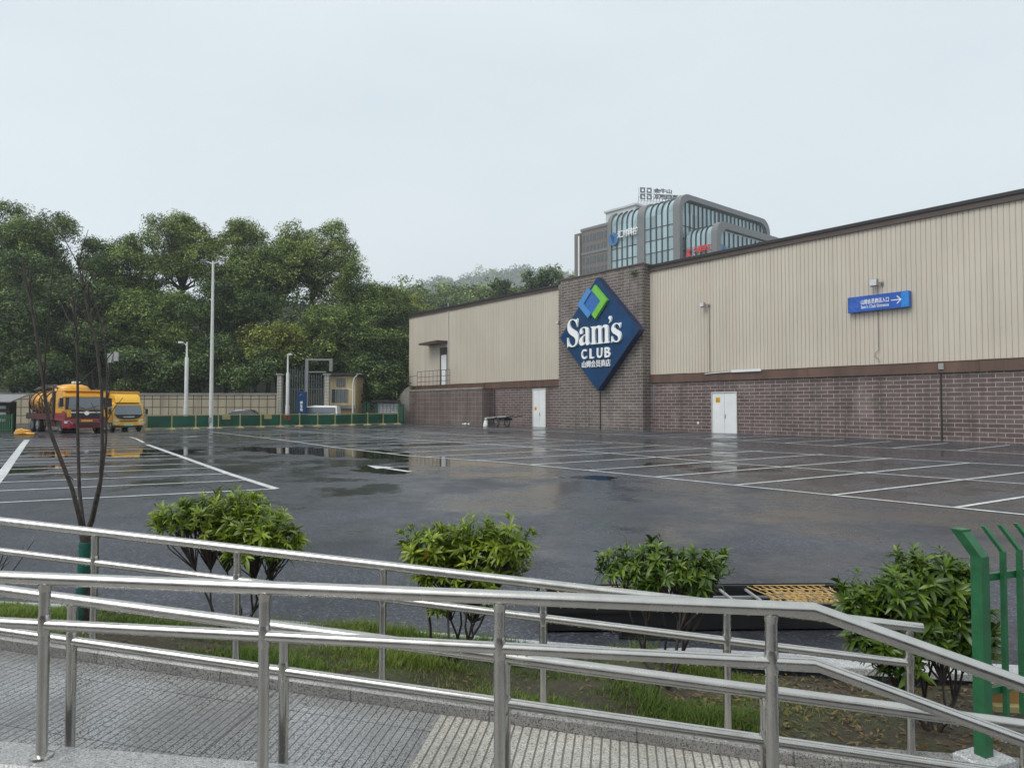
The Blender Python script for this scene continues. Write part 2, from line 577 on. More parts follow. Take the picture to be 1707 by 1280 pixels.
def glass(name, c, rough=.06, var=.25, cell=(2.4, 3.6)):
    """window glass: panes tilt a hair and differ slightly"""
    m, nt, b = mat_new(name)
    co = ocoord(nt)
    sx = N(nt, 'ShaderNodeSeparateXYZ'); L(nt, co, sx.inputs[0])
    cb = N(nt, 'ShaderNodeCombineXYZ')
    L(nt, math_n(nt, 'FLOOR', math_n(nt, 'DIVIDE', math_n(nt, 'ADD', sx.outputs[0], sx.outputs[1]), cell[0])), cb.inputs[0])
    L(nt, math_n(nt, 'FLOOR', math_n(nt, 'DIVIDE', sx.outputs[2], cell[1])), cb.inputs[1])
    wn = N(nt, 'ShaderNodeTexWhiteNoise', noise_dimensions='2D'); L(nt, cb.outputs[0], wn.inputs['Vector'])
    L(nt, ramp(nt, wn.outputs[0], [(0, tuple(x * (1 - var) for x in c)), (1, tuple(min(1, x * (1 + var)) for x in c))]), b.inputs['Base Color'])
    b.inputs['Roughness'].default_value = rough
    b.inputs['Specular IOR Level'].default_value = .9
    nm = N(nt, 'ShaderNodeBump', inp={'Strength': .03, 'Distance': .5}); L(nt, wn.outputs[0], nm.inputs['Height'])
    return m


M['officeglass'] = glass('office_glass', (.30, .42, .45), .05, .3, (2.1, 3.6))
M['windowdark'] = glass('dark_window', (.035, .045, .055), .06, .3)
M['windscreen'] = glass('windscreen_glass', (.13, .155, .18), .05, .1)


def road_paint():
    m, nt, b = mat_new('worn_road_paint')
    co = ocoord(nt)
    n1 = noise(nt, co, 5, 6, .7)
    n2 = noise(nt, co, .25, 3)
    wear = ramp(nt, math_n(nt, 'ADD', n1, math_n(nt, 'MULTIPLY', n2, .35)), [(.46, 1.0), (.72, 0.55)])
    L(nt, mixc(nt, wear, (.12, .12, .125), (.84, .86, .86)), b.inputs['Base Color'])
    b.inputs['Roughness'].default_value = .38
    return m


M['paint'] = road_paint()

# ------------------------------------------------------------------ world, sun, camera
w = bpy.data.worlds.new('World')
scene.world = w
w.use_nodes = True
nt = w.node_tree
bg = nt.nodes['Background']
SUN_EL, SUN_AZ = R(52), R(232)
sky = N(nt, 'ShaderNodeTexSky', sky_type='NISHITA', sun_disc=False, sun_elevation=SUN_EL, sun_rotation=SUN_AZ,
        air_density=1.0, dust_density=4.0, ozone_density=1.0)
gc = N(nt, 'ShaderNodeTexCoord')
sx = N(nt, 'ShaderNodeSeparateXYZ'); L(nt, gc.outputs['Generated'], sx.inputs[0])
mpz = N(nt, 'ShaderNodeMapping', inp={'Scale': (1.2, 1.2, 3.5)}); L(nt, gc.outputs['Generated'], mpz.inputs[0])
cn = noise(nt, mpz.outputs[0], 1.6, 4, .5)
ov = ramp(nt, sx.outputs[2], [(.0, (.74, .79, .815)), (.12, (.70, .76, .79)), (.45, (.595, .675, .71)), (1, (.68, .735, .76))])
ov = mixc(nt, ramp(nt, cn, [(.35, 0.0), (.7, .38)]), ov, (.80, .835, .85))
sc8 = N(nt, 'ShaderNodeVectorMath', operation='SCALE', inp={'Scale': 9.6})
L(nt, ov, sc8.inputs[0])
L(nt, mixc(nt, .93, sky.outputs[0], sc8.outputs[0]), bg.inputs['Color'])
bg.inputs['Strength'].default_value = .105

sd = bpy.data.lights.new('sun', 'SUN')
sd.energy = 1.5
sd.angle = R(35)
sd.color = (1, .97, .93)
so = bpy.data.objects.new('sun', sd)
so.rotation_euler = (R(90) - SUN_EL, 0, R(180) - SUN_AZ)
link(so)

cam = bpy.data.cameras.new('camera')
cam.sensor_width = 36
cam.lens = F / 1707 * 36
cam.clip_end = 4000
cam.clip_start = .05
co_ = bpy.data.objects.new('camera', cam)
co_.location = (0, 0, CZ)
co_.rotation_euler = (R(90) + PT, 0, 0)
link(co_)
scene.camera = co_
scene.view_settings.view_transform = 'Standard'
scene.view_settings.look = 'None'
scene.view_settings.exposure = .32
scene.view_settings.gamma = 1
scene.cycles.use_denoising = True
scene.cycles.max_bounces = 8
scene.cycles.diffuse_bounces = 3
scene.cycles.glossy_bounces = 4
scene.cycles.transparent_max_bounces = 8
scene.cycles.volume_bounces = 1
scene.cycles.sample_clamp_indirect = 6

# ------------------------------------------------------------------ ramp frame: x = along (e), y = away (q)
ER = math.atan2(-.1495, .98876)
ce, se = math.cos(ER), math.sin(ER)


def eq(e, q, z=0):
    return Vector((e * ce - q * se, e * se + q * ce, z))


def px_e(x, q):                              # where column x of the photo crosses the line q
    k = (x - CX) / F
    # X = kY ; -X*se' ...
    Y = q / (ce - k * se)
    X = k * Y
    return X * ce + Y * se


def floor_z(e):
    return max(-.52, -.416 - .078 * e)


KQ = 6.35                                    # lot-side kerb of the planting bed


# ------------------------------------------------------------------ ground sheet
def build_ground():
    qs = [-25, -10, 0, 3, 5, KQ - .02, KQ, KQ + .3, 7, 8, 10, 13, 17, 22, 28, 32, 36, 38, 40, 44, 50, 60, 75, 100, 160, 260, 400, 600, 860, 1200, 1690]
    es = [-640, -440, -200, -100, -60, -40, -30, -20, -14, -10, -7, -5, -3, -1, 0, 1, 1.6, 2, 3, 5, 8, 12, 18, 25, 35, 50, 80, 140, 250, 440, 640]
    mb = MB()
    for q in qs:
        for e in es:
            p = eq(e, q)
            z = gz(p.y) if q >= KQ else -.95
            mb.v.append((p.x, p.y, z))
    n = len(es)
    for i in range(len(qs) - 1):
        for j in range(n - 1):
            mb.f.append((i * n + j, i * n + j + 1, (i + 1) * n + j + 1, (i + 1) * n + j))
    return tag(obj('parking_ground', mb, M['asphalt']), 'wet dark asphalt of the open car park with puddles', 'ground', kind='structure')


build_ground()


# paving to the right of the bed and in front of the fence, where the ramp runs out
mb = MB()
mb.box(1.35, 14, 3.3, 4.62, -.9, -.522)
o = obj('ramp_foot_paving', mb, M['ramp'])
o.rotation_euler = (0, 0, ER)
tag(o, 'grey paving at the foot of the ramp', 'paving', kind='structure')


# ------------------------------------------------------------------ painted lines
def strip(mb, pts, wd=.12, lift=.005):
    pts = [Vector((p.x, p.y, 0)) for p in pts]
    # subdivide so the strip follows the ground
    out = []
    for a, b in zip(pts[:-1], pts[1:]):
        n = max(1, int((b - a).length / 1.5))
        for i in range(n):
            out.append(a.lerp(b, i / n))
    out.append(pts[-1])
    b0 = len(mb.v)
    for i, p in enumerate(out):
        t = (out[min(i + 1, len(out) - 1)] - out[max(i - 1, 0)]).normalized()
        nrm = Vector((-t.y, t.x, 0)) * wd / 2
        for s in (1, -1):
            v = p + nrm * s
            mb.v.append((v.x, v.y, gzs(v.x, v.y) + lift))
    for i in range(len(out) - 1):
        mb.f.append((b0 + 2 * i, b0 + 2 * i + 1, b0 + 2 * i + 3, b0 + 2 * i + 2))


def gzs(x, y):                               # a hair above the faceted sheet
    return gz(y) + .004


lines = MB()
G = lambda *p: gnd(*p)
L1 = [(350, 720), (560, 746), (682, 760), (841, 771), (1000, 786), (1707, 858), (1900, 878)]
L2 = [(453, 716), (560, 723.5), (682, 732.6), (863, 744), (985, 753), (1200, 771), (1707, 806.7), (1900, 820)]
L3 = [(520, 711), (640, 717.5), (802, 726.5), (1061, 740), (1200, 749.4), (1707, 776.5), (1900, 787)]
L4 = [(700, 709.5), (942, 720), (1060, 726), (1200, 732.6), (1387, 743.4), (1572, 750), (1707, 757), (1900, 766)]
for l in (L1, L2, L3, L4):
    strip(lines, [G(*p) for p in l])


def walk(l, d0, step, n):                    # points every `step` metres along a line, from its near end
    pts = [G(*p) for p in l][::-1]
    res = []
    d = d0
    acc = 0
    for a, b in zip(pts[:-1], pts[1:]):
        sl = (b - a).length
        while acc + sl >= d and len(res) < n:
            res.append(a.lerp(b, (d - acc) / sl))
            d += step
        acc += sl
    return res


sep = Vector((9.94, 6.14, 0))
r1 = G(1593, 846)
dd = (G(1900, 878) - r1).length
for p in walk(L1, dd - 5, 2.5, 27):
    strip(lines, [p, p + sep])
s4 = Vector((4.55, 3.45, 0))
r4 = G(1388, 743.4)
d4 = (G(1900, 766) - G(1707, 757)).length + (G(1707, 757) - G(1572, 750)).length + (G(1572, 750) - G(1387, 743.4)).length
for p in walk(L4, d4 % 2.48, 2.48, 22):
    q = p + s4
    # stop at the pier and at the steps
    strip(lines, [p, q])
# left lot
rb = [(460, 815), (413, 800.5), (381, 789.7), (356, 780), (334, 772.7), (310.5, 764), (295, 759.2), (281, 754.5), (261, 748), (218, 729)]
strip(lines, [G(460, 815), G(381, 789.7), G(245, 741)], .19)
strip(lines, [G(240, 738), G(226, 731), G(217, 728.6)], .13)
strip(lines, [G(-40, 840), G(0, 795), G(45, 733)], .26)
P = [G(*p) for p in rb]
a, b = P[-2], P[-1]
for i in range(1, 6):
    P.insert(len(P) - 1, a.lerp(b, i / 6))
for i, p in enumerate(P):
    f = min(1, i / 4)
    d = Vector((.914 + .02 * f, .405 - .05 * f, 0)).normalized()
    strip(lines, [p, p - d * (5.7 if i < 1 else 12)], .11)
# loose short strips near the fence
strip(lines, [G(560, 716.5), G(470, 713)], .12)
strip(lines, [G(250, 722), G(345, 717)], .1)


def arrow(tip, tail, wd=.15):
    a, b = G(*tip), G(*tail)
    t = (b - a).normalized()
    n = Vector((-t.y, t.x, 0))
    strip(lines, [a + t * .9, b], wd)
    b0 = len(lines.v)
    for v in (a, a + t * 1.2 + n * .35, a + t * 1.2 - n * .35):
        lines.v.append((v.x, v.y, gzs(v.x, v.y) + .009))
    lines.f.append((b0, b0 + 1, b0 + 2))


arrow((612, 776), (684, 786.5), .2)
arrow((300, 729), (331, 727.5), .2)
tag(obj('road_markings', lines, M['paint']), 'white painted parking bay lines and arrows', 'markings', kind='structure')

# ------------------------------------------------------------------ ramp, kerbs, landing
def rampbox(name, mat, e0, e1, q0, q1, off0, off1, label, cat, n=14, bev=0.0):
    """a strip that follows the slope of the ramp"""
    mb = MB()
    rings = []
    for i in range(n + 1):
        e = e0 + (e1 - e0) * i / n
        z = floor_z(e)
        if bev:
            rings.append([(e, q0, z + off0), (e, q0, z + off1 - bev), (e, q0 + bev, z + off1), (e, q1 - bev, z + off1), (e, q1, z + off1 - bev), (e, q1, z + off0)])
        else:
            rings.append([(e, q0, z + off0), (e, q0, z + off1), (e, q1, z + off1), (e, q1, z + off0)])
    mb.loft(rings)
    o = obj(name, mb, mat)
    o.rotation_euler = (0, 0, ER)
    return tag(o, label, cat, kind='structure')


rampbox('ramp_floor', M['ramp'], -9, -1.18, 3.28, 4.655, -.3, 0, 'wet grooved grey granite slabs of the lower ramp', 'ramp')
rampbox('tactile_paving', M['tactile'], -1.178, 1.34, 3.28, 4.655, -.3, .002, 'pale ribbed paving slabs lower on the ramp', 'paving')
rampbox('ramp_kerb', M['kerb'], -9, 2.4, 4.66, 4.86, -.5, .083, 'grey granite kerb along the far side of the ramp', 'kerb', 30, .012)
mb = MB()
mb.bbox(-9, .86, 3.05, 3.278, -.5, 0, .012)
o = obj('landing_kerb', mb, M['kerb_wet']); o.rotation_euler = (0, 0, ER)
tag(o, 'wet polished granite kerb edging the upper landing', 'kerb', kind='structure')
mb = MB()
mb.box(-9, .86, -6, 3.048, -.6, -.09)
for i in range(4):
    mb.box(.862 + .42 * i, .86 + .42 * (i + 1), -6, 3.27, -.7, -.12 - .13 * i)
o = obj('upper_landing', mb, M['kerb']); o.rotation_euler = (0, 0, ER)
tag(o, 'granite landing and steps behind the near railing', 'landing', kind='structure')


bw = thing('rail_reflection_wall', 'dark brick wall with a stone cap, added out of view to darken the railing reflections', 'wall', eq(-2, -5.5, -.1), ER)  # added unseen wall, gives the steel rails something darker than sky to reflect
mb = MB(); mb.box(-14, 16, -.4, 0, -.6, 3.4); obj('face', mb, M['brick'], bw)
mb = MB(); mb.bbox(-14.1, 16.1, -.5, .1, 3.402, 3.55, .02); obj('cap', mb, M['concrete'], bw)


def bed_z(e, q):
    t = (q - 4.86) / (KQ - 4.86)
    p = eq(e, q)
    a = floor_z(e) + .03
    lift = .16 * max(0, min(1, (1.0 - e) / 5))
    b = kerb_top(e) - .012 if e < .3 else gz(p.y) + lift - .07
    return a + (b - a) * t + .025 * math.sin(e * 2.3 + q) + .02 * math.sin(e * 5.1 - q * 3)


def kerb_top(e):
    p = eq(e, KQ)
    return gz(p.y) + .04 + .17 * max(0, min(1, (1.0 - e) / 6))


mb = MB()
ns, nq = 90, 12
for i in range(ns + 1):
    for j in range(nq + 1):
        e = -9 + 13 * i / ns
        q = 4.862 + (KQ - 4.862) * j / nq
        mb.v.append((e, q, bed_z(e, q) + random.uniform(-.012, .012)))
for i in range(ns):
    for j in range(nq):
        a = i * (nq + 1) + j
        mb.f.append((a, a + nq + 1, a + nq + 2, a + 1))
o = obj('planting_bed_soil', mb, M['soil'], smooth=60); o.rotation_euler = (0, 0, ER)
tag(o, 'brown soil of the planting bed beside the ramp', 'soil', kind='structure')
# lot-side kerb in white granite, on a low stone face
mb = MB()
rings = []
for i in range(40):
    e = -9 + 13 * i / 39
    z = kerb_top(e)
    wq = .10 if e < .2 else min(.26, .10 + (e - .2) * .4)
    rings.append([(e, KQ - .02, z - .06), (e, KQ - .02, z - .008), (e, KQ - .012, z), (e, KQ + wq - .008, z), (e, KQ + wq, z - .008), (e, KQ + wq, z - .06)])
mb.loft(rings)
o = obj('bed_kerb', mb, M['white_kerb']); o.rotation_euler = (0, 0, ER)
tag(o, 'white granite kerb between planting bed and car park', 'kerb', kind='structure')
mb = MB()
rings = []
for i in range(27):
    e = -9 + 13 * i / 26
    z = kerb_top(e) - .062
    rings.append([(e, KQ + .005, z - .5), (e, KQ + .005, z), (e, KQ + .07, z), (e, KQ + .07, z - .5)])
mb.loft(rings)
o = obj('bed_retaining_stone', mb, M['stone']); o.rotation_euler = (0, 0, ER)
tag(o, 'low stone face under the bed kerb', 'stone edging', kind='structure')

# ------------------------------------------------------------------ grass and leaf litter in the bed
rng = np.random.default_rng(5)


def blades():
    n = 150000
    e = rng.uniform(-8.2, 3.9, n)
    q = rng.uniform(4.87, KQ - .03, n)
    dens = np.sin(e * 2.1 + 1.3 * np.sin(q * 3)) * .5 + np.sin(e * .9 + 2) * .4 + np.sin(q * 6 + e * 3.7) * .35 + .35
    dens -= np.clip(e - .6, 0, 9) * .45
    dens += np.where((e < -2.2), .5, 0)
    dens -= .25 + .35 * (np.sin(e * 5.3 + 2 * np.sin(q * 4)) * np.sin(q * 9 + e) > .25)
    dens += np.where((e < .3) & (e > -3.7) & (q > 6.05), .7, 0)
    keep = rng.uniform(-.3, .9, n) < dens
    e, q, dens = e[keep], q[keep], dens[keep]
    n = len(e)
    z = np.array([bed_z(a, b) for a, b in zip(e, q)])
    hgt = rng.uniform(.012, .062, n) * (.7 + 1.1 * np.clip(dens, 0, 1.3) ** 1.5)
    an = rng.uniform(0, 2 * np.pi, n)
    ln = rng.uniform(.3, 1.3, n)
    wd = rng.uniform(.0018, .0035, n)
    px, py = e * ce - q * se, e * se + q * ce
    dx, dy = np.cos(an), np.sin(an)
    v = np.zeros((n, 5, 3))
    for k, (t, wf) in enumerate(((0, 1), (0, -1), (.6, .8), (.6, -.8), (1, 0))):
        bend = ln * hgt * t * t
        v[:, k, 0] = px + dx * bend - dy * wd * wf
        v[:, k, 1] = py + dy * bend + dx * wd * wf
        v[:, k, 2] = z - .004 + hgt * t * (1 - .25 * t * np.clip(ln - .5, 0, 1))
    b = np.arange(n)[:, None] * 5
    quads = np.concatenate([b + np.array([[0, 1, 3, 2]]), b + np.array([[2, 3, 4, 4]])])
    # second face as triangle: keep quads uniform by repeating is invalid, so build tris
    tris = np.concatenate([b + np.array([[0, 1, 3]]), b + np.array([[0, 3, 2]]), b + np.array([[2, 3, 4]])])
    t = rng.uniform(0, 1, n) * .6 + .4 * np.clip(.5 + .5 * np.sin(e * 1.7 + q * 2), 0, 1)
    return npmesh('grass', v, tris, leaf_mat('grass_blades', [(.055, .085, .014), (.095, .165, .02), (.16, .25, .032), (.30, .29, .085)], .3, .5),
                  tint=np.tile(t, 3))


tag(blades(), 'uneven tufts of green grass in the planting bed', 'grass', kind='stuff')


def litter():
    n = 2600
    e = np.where(rng.uniform(0, 1, n) < .7, rng.uniform(.2, 3.6, n), rng.uniform(-7, 3.6, n))
    q = rng.uniform(4.9, KQ - .05, n)
    z = np.array([bed_z(a, b) for a, b in zip(e, q)]) + rng.uniform(.005, .03, n)
    L_ = rng.uniform(.010, .036, n)
    an = rng.uniform(0, 6.28, n)
    px, py = e * ce - q * se, e * se + q * ce
    v = np.zeros((n, 4, 3))
    tl = rng.uniform(-.4, .4, n)
    for k, (a, b) in enumerate(((-1, 0), (0, -.38), (1, 0), (0, .38))):
        v[:, k, 0] = px + (np.cos(an) * a - np.sin(an) * b) * L_
        v[:, k, 1] = py + (np.sin(an) * a + np.cos(an) * b) * L_
        v[:, k, 2] = z + a * L_ * tl + abs(b) * L_ * .3
    return npmesh('fallen_leaves', v, np.arange(n * 4).reshape(n, 4), M['litter'], tint=rng.uniform(0, 1, n))


tag(litter(), 'fallen brown and yellow leaves on the soil', 'leaf litter', kind='stuff')

# ------------------------------------------------------------------ railings
def railing(name, label, q, top, posts, e0, e1, base, path=None, low_end=None):
    t = thing(name, label, 'railing', eq(0, q, 0), ER)
    gap = .222

    def z(e): return top(e)
    if path is None:
        path = [(e0, z(e0)), (e1, z(e1))]
    pts = [(e, 0, zz) for e, zz in path]
    # subdivide
    def sub(pts, st=.5):
        out = []
        for a, b in zip(pts[:-1], pts[1:]):
            n = max(1, int((Vector(b) - Vector(a)).length / st))
            for i in range(n): out.append(tuple(Vector(a).lerp(Vector(b), i / n)))
        return out + [pts[-1]]
    mb = MB(); mb.tube(pts, .0315, 24); obj('handrail', mb, M['steel'], t, 40)
    lp = [(p[0], 0, p[2] - gap) for p in pts]
    if low_end is not None: lp[-1] = (low_end, 0, z(low_end) - gap)
    mb = MB(); mb.tube(lp, .026, 20); obj('lower_rail', mb, M['steel'], t, 40)
    for e in posts:
        zt = None
        for (a, za), (b, zb) in zip(path[:-1], path[1:]):
            if a <= e <= b: zt = za + (zb - za) * (e - a) / (b - a)
        if zt is None: zt = z(e)
        zb_ = base(e)
        mb = MB(); mb.tube([(e, 0, zb_), (e, 0, zt - .015)], .0255, 20)
        mb.tube([(e, 0, zt - gap - .05), (e, 0, zt - gap - .032), (e, 0, zt - gap + .032), (e, 0, zt - gap + .05)], [.0256, .029, .029, .0256], 20)
        mb.tube([(e, 0, zt - .06), (e, 0, zt - .028)], [.0256, .030], 20)
        p_ = obj('post', mb, M['steel'], t, 40)
        mb = MB(); mb.tube([(e, 0, zb_ + .002), (e, 0, zb_ + .012), (e, 0, zb_ + .02)], [.052, .05, .030], 24)
        obj('flange', mb, M['steel'], p_, 40)
    # raindrops hanging from both rails
    r = random.Random(int(q * 100))
    mb = MB()
    for pl, rad in ((pts, .0315), (lp, .026)):
        for a, b in zip(pl[:-1], pl[1:]):
            a, b = Vector(a), Vector(b)
            n = int((b - a).length * 16)
            for i in range(n):
                p = a.lerp(b, r.random())
                rr = r.uniform(.0018, .0044)
                mb.sphere((p.x, r.uniform(-.006, .003), p.z - rad - rr * .5), rr, 6, 4, 1.3)
    d = obj('raindrops', mb, M['drop'], t, 60)
    d['kind'] = 'stuff'
    return t


m, nt, b = mat_new('raindrop_water')
b.inputs['Base Color'].default_value = (.9, .93, .95, 1)
b.inputs['Roughness'].default_value = .02
b.inputs['IOR'].default_value = 1.33
b.inputs['Transmission Weight'].default_value = .75
M['drop'] = m

eA = px_e(1350, 3.15)
railing('near_railing', 'stainless steel railing on the near landing kerb, bending down at its right end', 3.15, lambda e: .86,
        [px_e(x, 3.15) for x in (-330, 82, 445, 833, 1281)], -8, 2.6, lambda e: 0.0,
        path=[(-8, .86), (eA, .86), (2.6, .86 - .33 * (2.6 - eA))])
railing('lower_railing', 'middle stainless steel railing sloping down along the near edge of the ramp', 3.527, lambda e: -.416 - .078 * e + .838,
        [px_e(x, 3.527) for x in (-260, 128, 478, 843, 1270, 1697)], -8, 2.9, lambda e: floor_z(e) + .002)
railing('far_railing', 'far stainless steel railing sloping beside the shrubs', 4.744, lambda e: -.416 - .078 * e + .908,
        [px_e(x, 4.744) for x in (-80, 163, 399, 640, 905, 1208, 1508)], -8, px_e(1530, 4.744),
        lambda e: floor_z(e) + .084, low_end=px_e(1507, 4.744))

# ------------------------------------------------------------------ shrubs with whorled leaves
SH = {'a': leaf_mat('shrub_leaves_bright', [(.05, .08, .010), (.135, .205, .018), (.28, .38, .034), (.46, .53, .085)], .35, .32, .5),
      'b': leaf_mat('shrub_leaves_deep', [(.028, .058, .010), (.065, .125, .014), (.13, .215, .022), (.24, .31, .05)], .25, .32, .5)}


def rosettes(tips, dirs, rad, nleaf, rr, lw=(.075, .125)):
    """whorls of long pointed leaves, each folded along its midrib and drooping"""
    V, Q, T = [], [], []
    for tip, d, r0 in zip(tips, dirs, rad):
        n = rr.integers(nleaf[0], nleaf[1])
        d = d / np.linalg.norm(d)
        ref = np.array([1., 0, 0]) if abs(d[0]) < .8 else np.array([0, 1., 0])
        a = np.cross(d, ref); a /= np.linalg.norm(a)
        b = np.cross(d, a)
        tt = rr.uniform(0, .55)
        for k in range(n):
            an = k * 2.399 + rr.uniform(-.3, .3)
            el = R(rr.uniform(15, 80)) * (0.55 + .5 * k / n) + .12
            out = a * math.cos(an) + b * math.sin(an)
            l = rr.uniform(*lw) * (1.1 - .35 * k / n) * r0
            wd = l * rr.uniform(.10, .14)
            dirv = out * math.cos(el) + d * math.sin(el)
            up = -out * math.sin(el) + d * math.cos(el)
            side = np.cross(dirv, up)
            base = tip - d * rr.uniform(0, .07)
            droop = rr.uniform(.1, .5)
            pts = []
            for (t, wf) in ((0, 0), (.4, -1), (.4, 0), (.4, 1), (.75, -.72), (.75, 0), (.75, .72), (1, 0)):
                p = base + dirv * l * t + up * (-droop * l * t * t + (.30 * wd * abs(wf))) + side * wd * wf
                p[2] -= .12 * l * t * t
                pts.append(p)
            o = len(V)
            V += pts
            Q += [(o, o + 1, o + 2, o + 2), (o, o + 2, o + 3, o + 3), (o + 1, o + 4, o + 5, o + 2), (o + 2, o + 5, o + 6, o + 3), (o + 4, o + 7, o + 5, o + 5), (o + 5, o + 7, o + 6, o + 6)]
            tv = min(1, max(0, tt + .45 * (k / n) + rr.uniform(-.12, .12)))
            T += [tv] * 6
    return V, Q, T


def pymesh(name, V, Q, T, mat, parent):
    me = bpy.data.meshes.new(name)
    me.from_pydata([tuple(v) for v in V], [], [tuple(dict.fromkeys(q)) for q in Q])
    a = me.attributes.new('tint', 'FLOAT', 'FACE')
    a.data.foreach_set('value', np.asarray(T, dtype=np.float32))
    me.polygons.foreach_set('use_smooth', [True] * len(me.polygons))
    me.materials.append(mat)
    me.update()
    return link(bpy.data.objects.new(name, me), parent)


def shrub(name, label, basepx, q, lobes, ntip, mat, seed, lw=(.062, .112), dead=0):
    """lobes: photo x, photo y, radius in photo px - turned into real lobes of the crown at the shrub's depth"""
    rr = np.random.default_rng(seed)
    e = px_e(basepx, q)
    B = eq(e, q); B.z = bed_z(e, q) - .02
    Yd = B.y
    sc = Yd / F
    t = thing(name, label, 'shrub', B)
    LB = []
    for (x, y, r) in lobes:
        p = at(x, y, Yd) - B
        LB.append((np.array([p.x, rr.uniform(-.6, .6) * r * sc, p.z]), r * sc))
    tips, dirs, rad = [], [], []
    cen = np.mean([l[0] for l in LB], axis=0)
    tot = sum(l[1] ** 2 for l in LB)
    st = MB()
    hubs = []
    nst = 4
    for k in range(nst):
        an = k * 2 * math.pi / nst + rr.uniform(-.4, .4)
        hubs.append(np.array([math.cos(an) * .13, math.sin(an) * .12, rr.uniform(.16, .30) * max(.5, cen[2])]) * np.array([1.2, 1, 1]))
        st.tube([(0, 0, -.05), tuple(hubs[-1] * np.array([.45, .45, .4])), tuple(hubs[-1])], [.022, .016, .012], 7)
    for c, r in LB:
        n = max(8, int(2.5 * ntip * r * r / tot))
        h = min(hubs, key=lambda q: np.linalg.norm(q[:2] - c[:2] * .4))
        midp = h * .45 + c * .55 + np.array([rr.uniform(-.05, .05), rr.uniform(-.05, .05), -.25 * r])
        st.tube([tuple(h), tuple(h * .6 + midp * .4 + np.array([rr.uniform(-.03, .03), 0, -.02])), tuple(midp)], [.011, .009, .007], 6)
        for k in range(n):
            while True:
                v = rr.normal(size=3); v /= np.linalg.norm(v)
                if v[2] > -.55: break
            f = rr.uniform(.62, 1.0) if k % 4 else rr.uniform(.3, .6)
            p = c + v * r * f * np.array([1, 1, .92])
            tips.append(p)
            dd = v * .8 + np.array([0, 0, .75])
            dirs.append(dd)
            rad.append(rr.uniform(.55, 1.25))
            if k % 5 == 0: tips[-1] = c + v * r * 1.08 + np.array([0, 0, .02])
            if k % 2 == 0:
                kn = midp * .5 + p * .5 + rr.normal(size=3) * .03
                st.tube([tuple(midp), tuple(kn), tuple(p)], [.007, .005, .0035], 5, False)
    obj('stems', st, M['stembark'], t, 60)
    V, Q, T = rosettes(tips, dirs, rad, (12, 18), rr, lw)
    pymesh('foliage', V, Q, T, mat, t)
    return t


shrub('shrub', 'rounded leafy shrub behind the railing, nearest the bare wrapped tree', 395, 5.75,
      [(300, 862, 36), (345, 866, 44), (395, 862, 42), (440, 872, 44), (482, 893, 32), (365, 888, 36), (425, 900, 40), (465, 912, 28)], 185, SH['a'], 11)
shrub('shrub', 'broad leafy shrub with one orange leaf behind the middle of the railing', 752, 5.55,
      [(715, 905, 40), (760, 918, 42), (800, 905, 44), (848, 905, 42), (735, 945, 42), (790, 955, 48), (840, 945, 40), (710, 930, 30), (800, 1000, 34), (735, 1000, 28)], 190, SH['a'], 12)
shrub('shrub', 'loose open shrub growing in front of the black steel frame', 1105, 5.75,
      [(1030, 945, 32), (1065, 950, 36), (1092, 930, 30), (1120, 950, 38), (1165, 945, 36), (1200, 945, 26), (1075, 975, 28), (1150, 975, 30)], 105, SH['b'], 13)
shrub('shrub', 'large dark leafed shrub crowding the green fence post', 1545, 5.35,
      [(1535, 965, 45), (1490, 985, 40), (1585, 965, 40), (1440, 1000, 34), (1540, 1020, 55), (1600, 1010, 40), (1470, 1065, 45), (1620, 1065, 40), (1560, 1070, 40), (1425, 1015, 24), (1490, 1040, 40), (1500, 1100, 30)], 200, SH['b'], 14, (.08, .14))
rr = np.random.default_rng(3)
# single orange leaf on the broad shrub: part of it
sh2 = bpy.data.objects['shrub.001']
p = at(717, 920, sh2.location.y - .28) - sh2.location
V, Q, T = rosettes([np.array(p)], [np.array([.2, -.6, -.6])], [1.2], (2, 3), rr, (.10, .11))
pymesh('orange_leaf', V, Q, T, leaf_mat('orange_leaf', [(.55, .20, .03), (.62, .27, .04)]), sh2)

# bare tree with wrapped trunk
TB = eq(px_e(143, 5.45), 5.45); TB.z = bed_z(px_e(143, 5.45), 5.45)
tY = TB.y
bt = thing('bare_tree', 'leafless pruned tree with slim stems and green wrapped trunk', 'tree', TB)


def tp(x, y, dy=0):
    p = at(x, y, tY + dy) - TB
    return (p.x, p.y, p.z)


mb = MB()
mb.tube([(0, 0, -.1), tp(143, 990), tp(143, 905), tp(142, 880)], [.05, .046, .043, .05], 10)
STEMS = [([(138, 885), (133, 862), (121, 816), (97, 753), (84, 718), (79, 691), (71, 635), (56, 533), (49, 494), (41, 462), (38, 430)], .027, -.1),
         ([(141, 885), (136, 860), (132, 816), (130, 718), (130, 648), (129, 576), (125, 533), (122, 500), (118, 455)], .024, .12),
         ([(146, 885), (152, 868), (161, 830), (167, 800), (171, 740), (169, 648), (161, 573), (144, 504), (138, 474), (128, 425)], .026, -.05),
         ([(148, 882), (154, 868), (166, 815), (173, 770), (177, 735), (179, 615), (172, 556), (161, 510), (150, 470)], .019, .15),
         ([(74, 640), (74, 625), (79, 550), (87, 464), (92, 415)], .012, -.1),
         ([(125, 548), (112, 528), (102, 505)], .008, .1), ([(179, 640), (187, 600), (190, 585)], .006, .15),
         ([(56, 533), (44, 512), (34, 498)], .009, -.1), ([(144, 504), (150, 470), (158, 440)], .008, -.05), ([(122, 800), (114, 792)], .006, -.1)]
rs = random.Random(4)
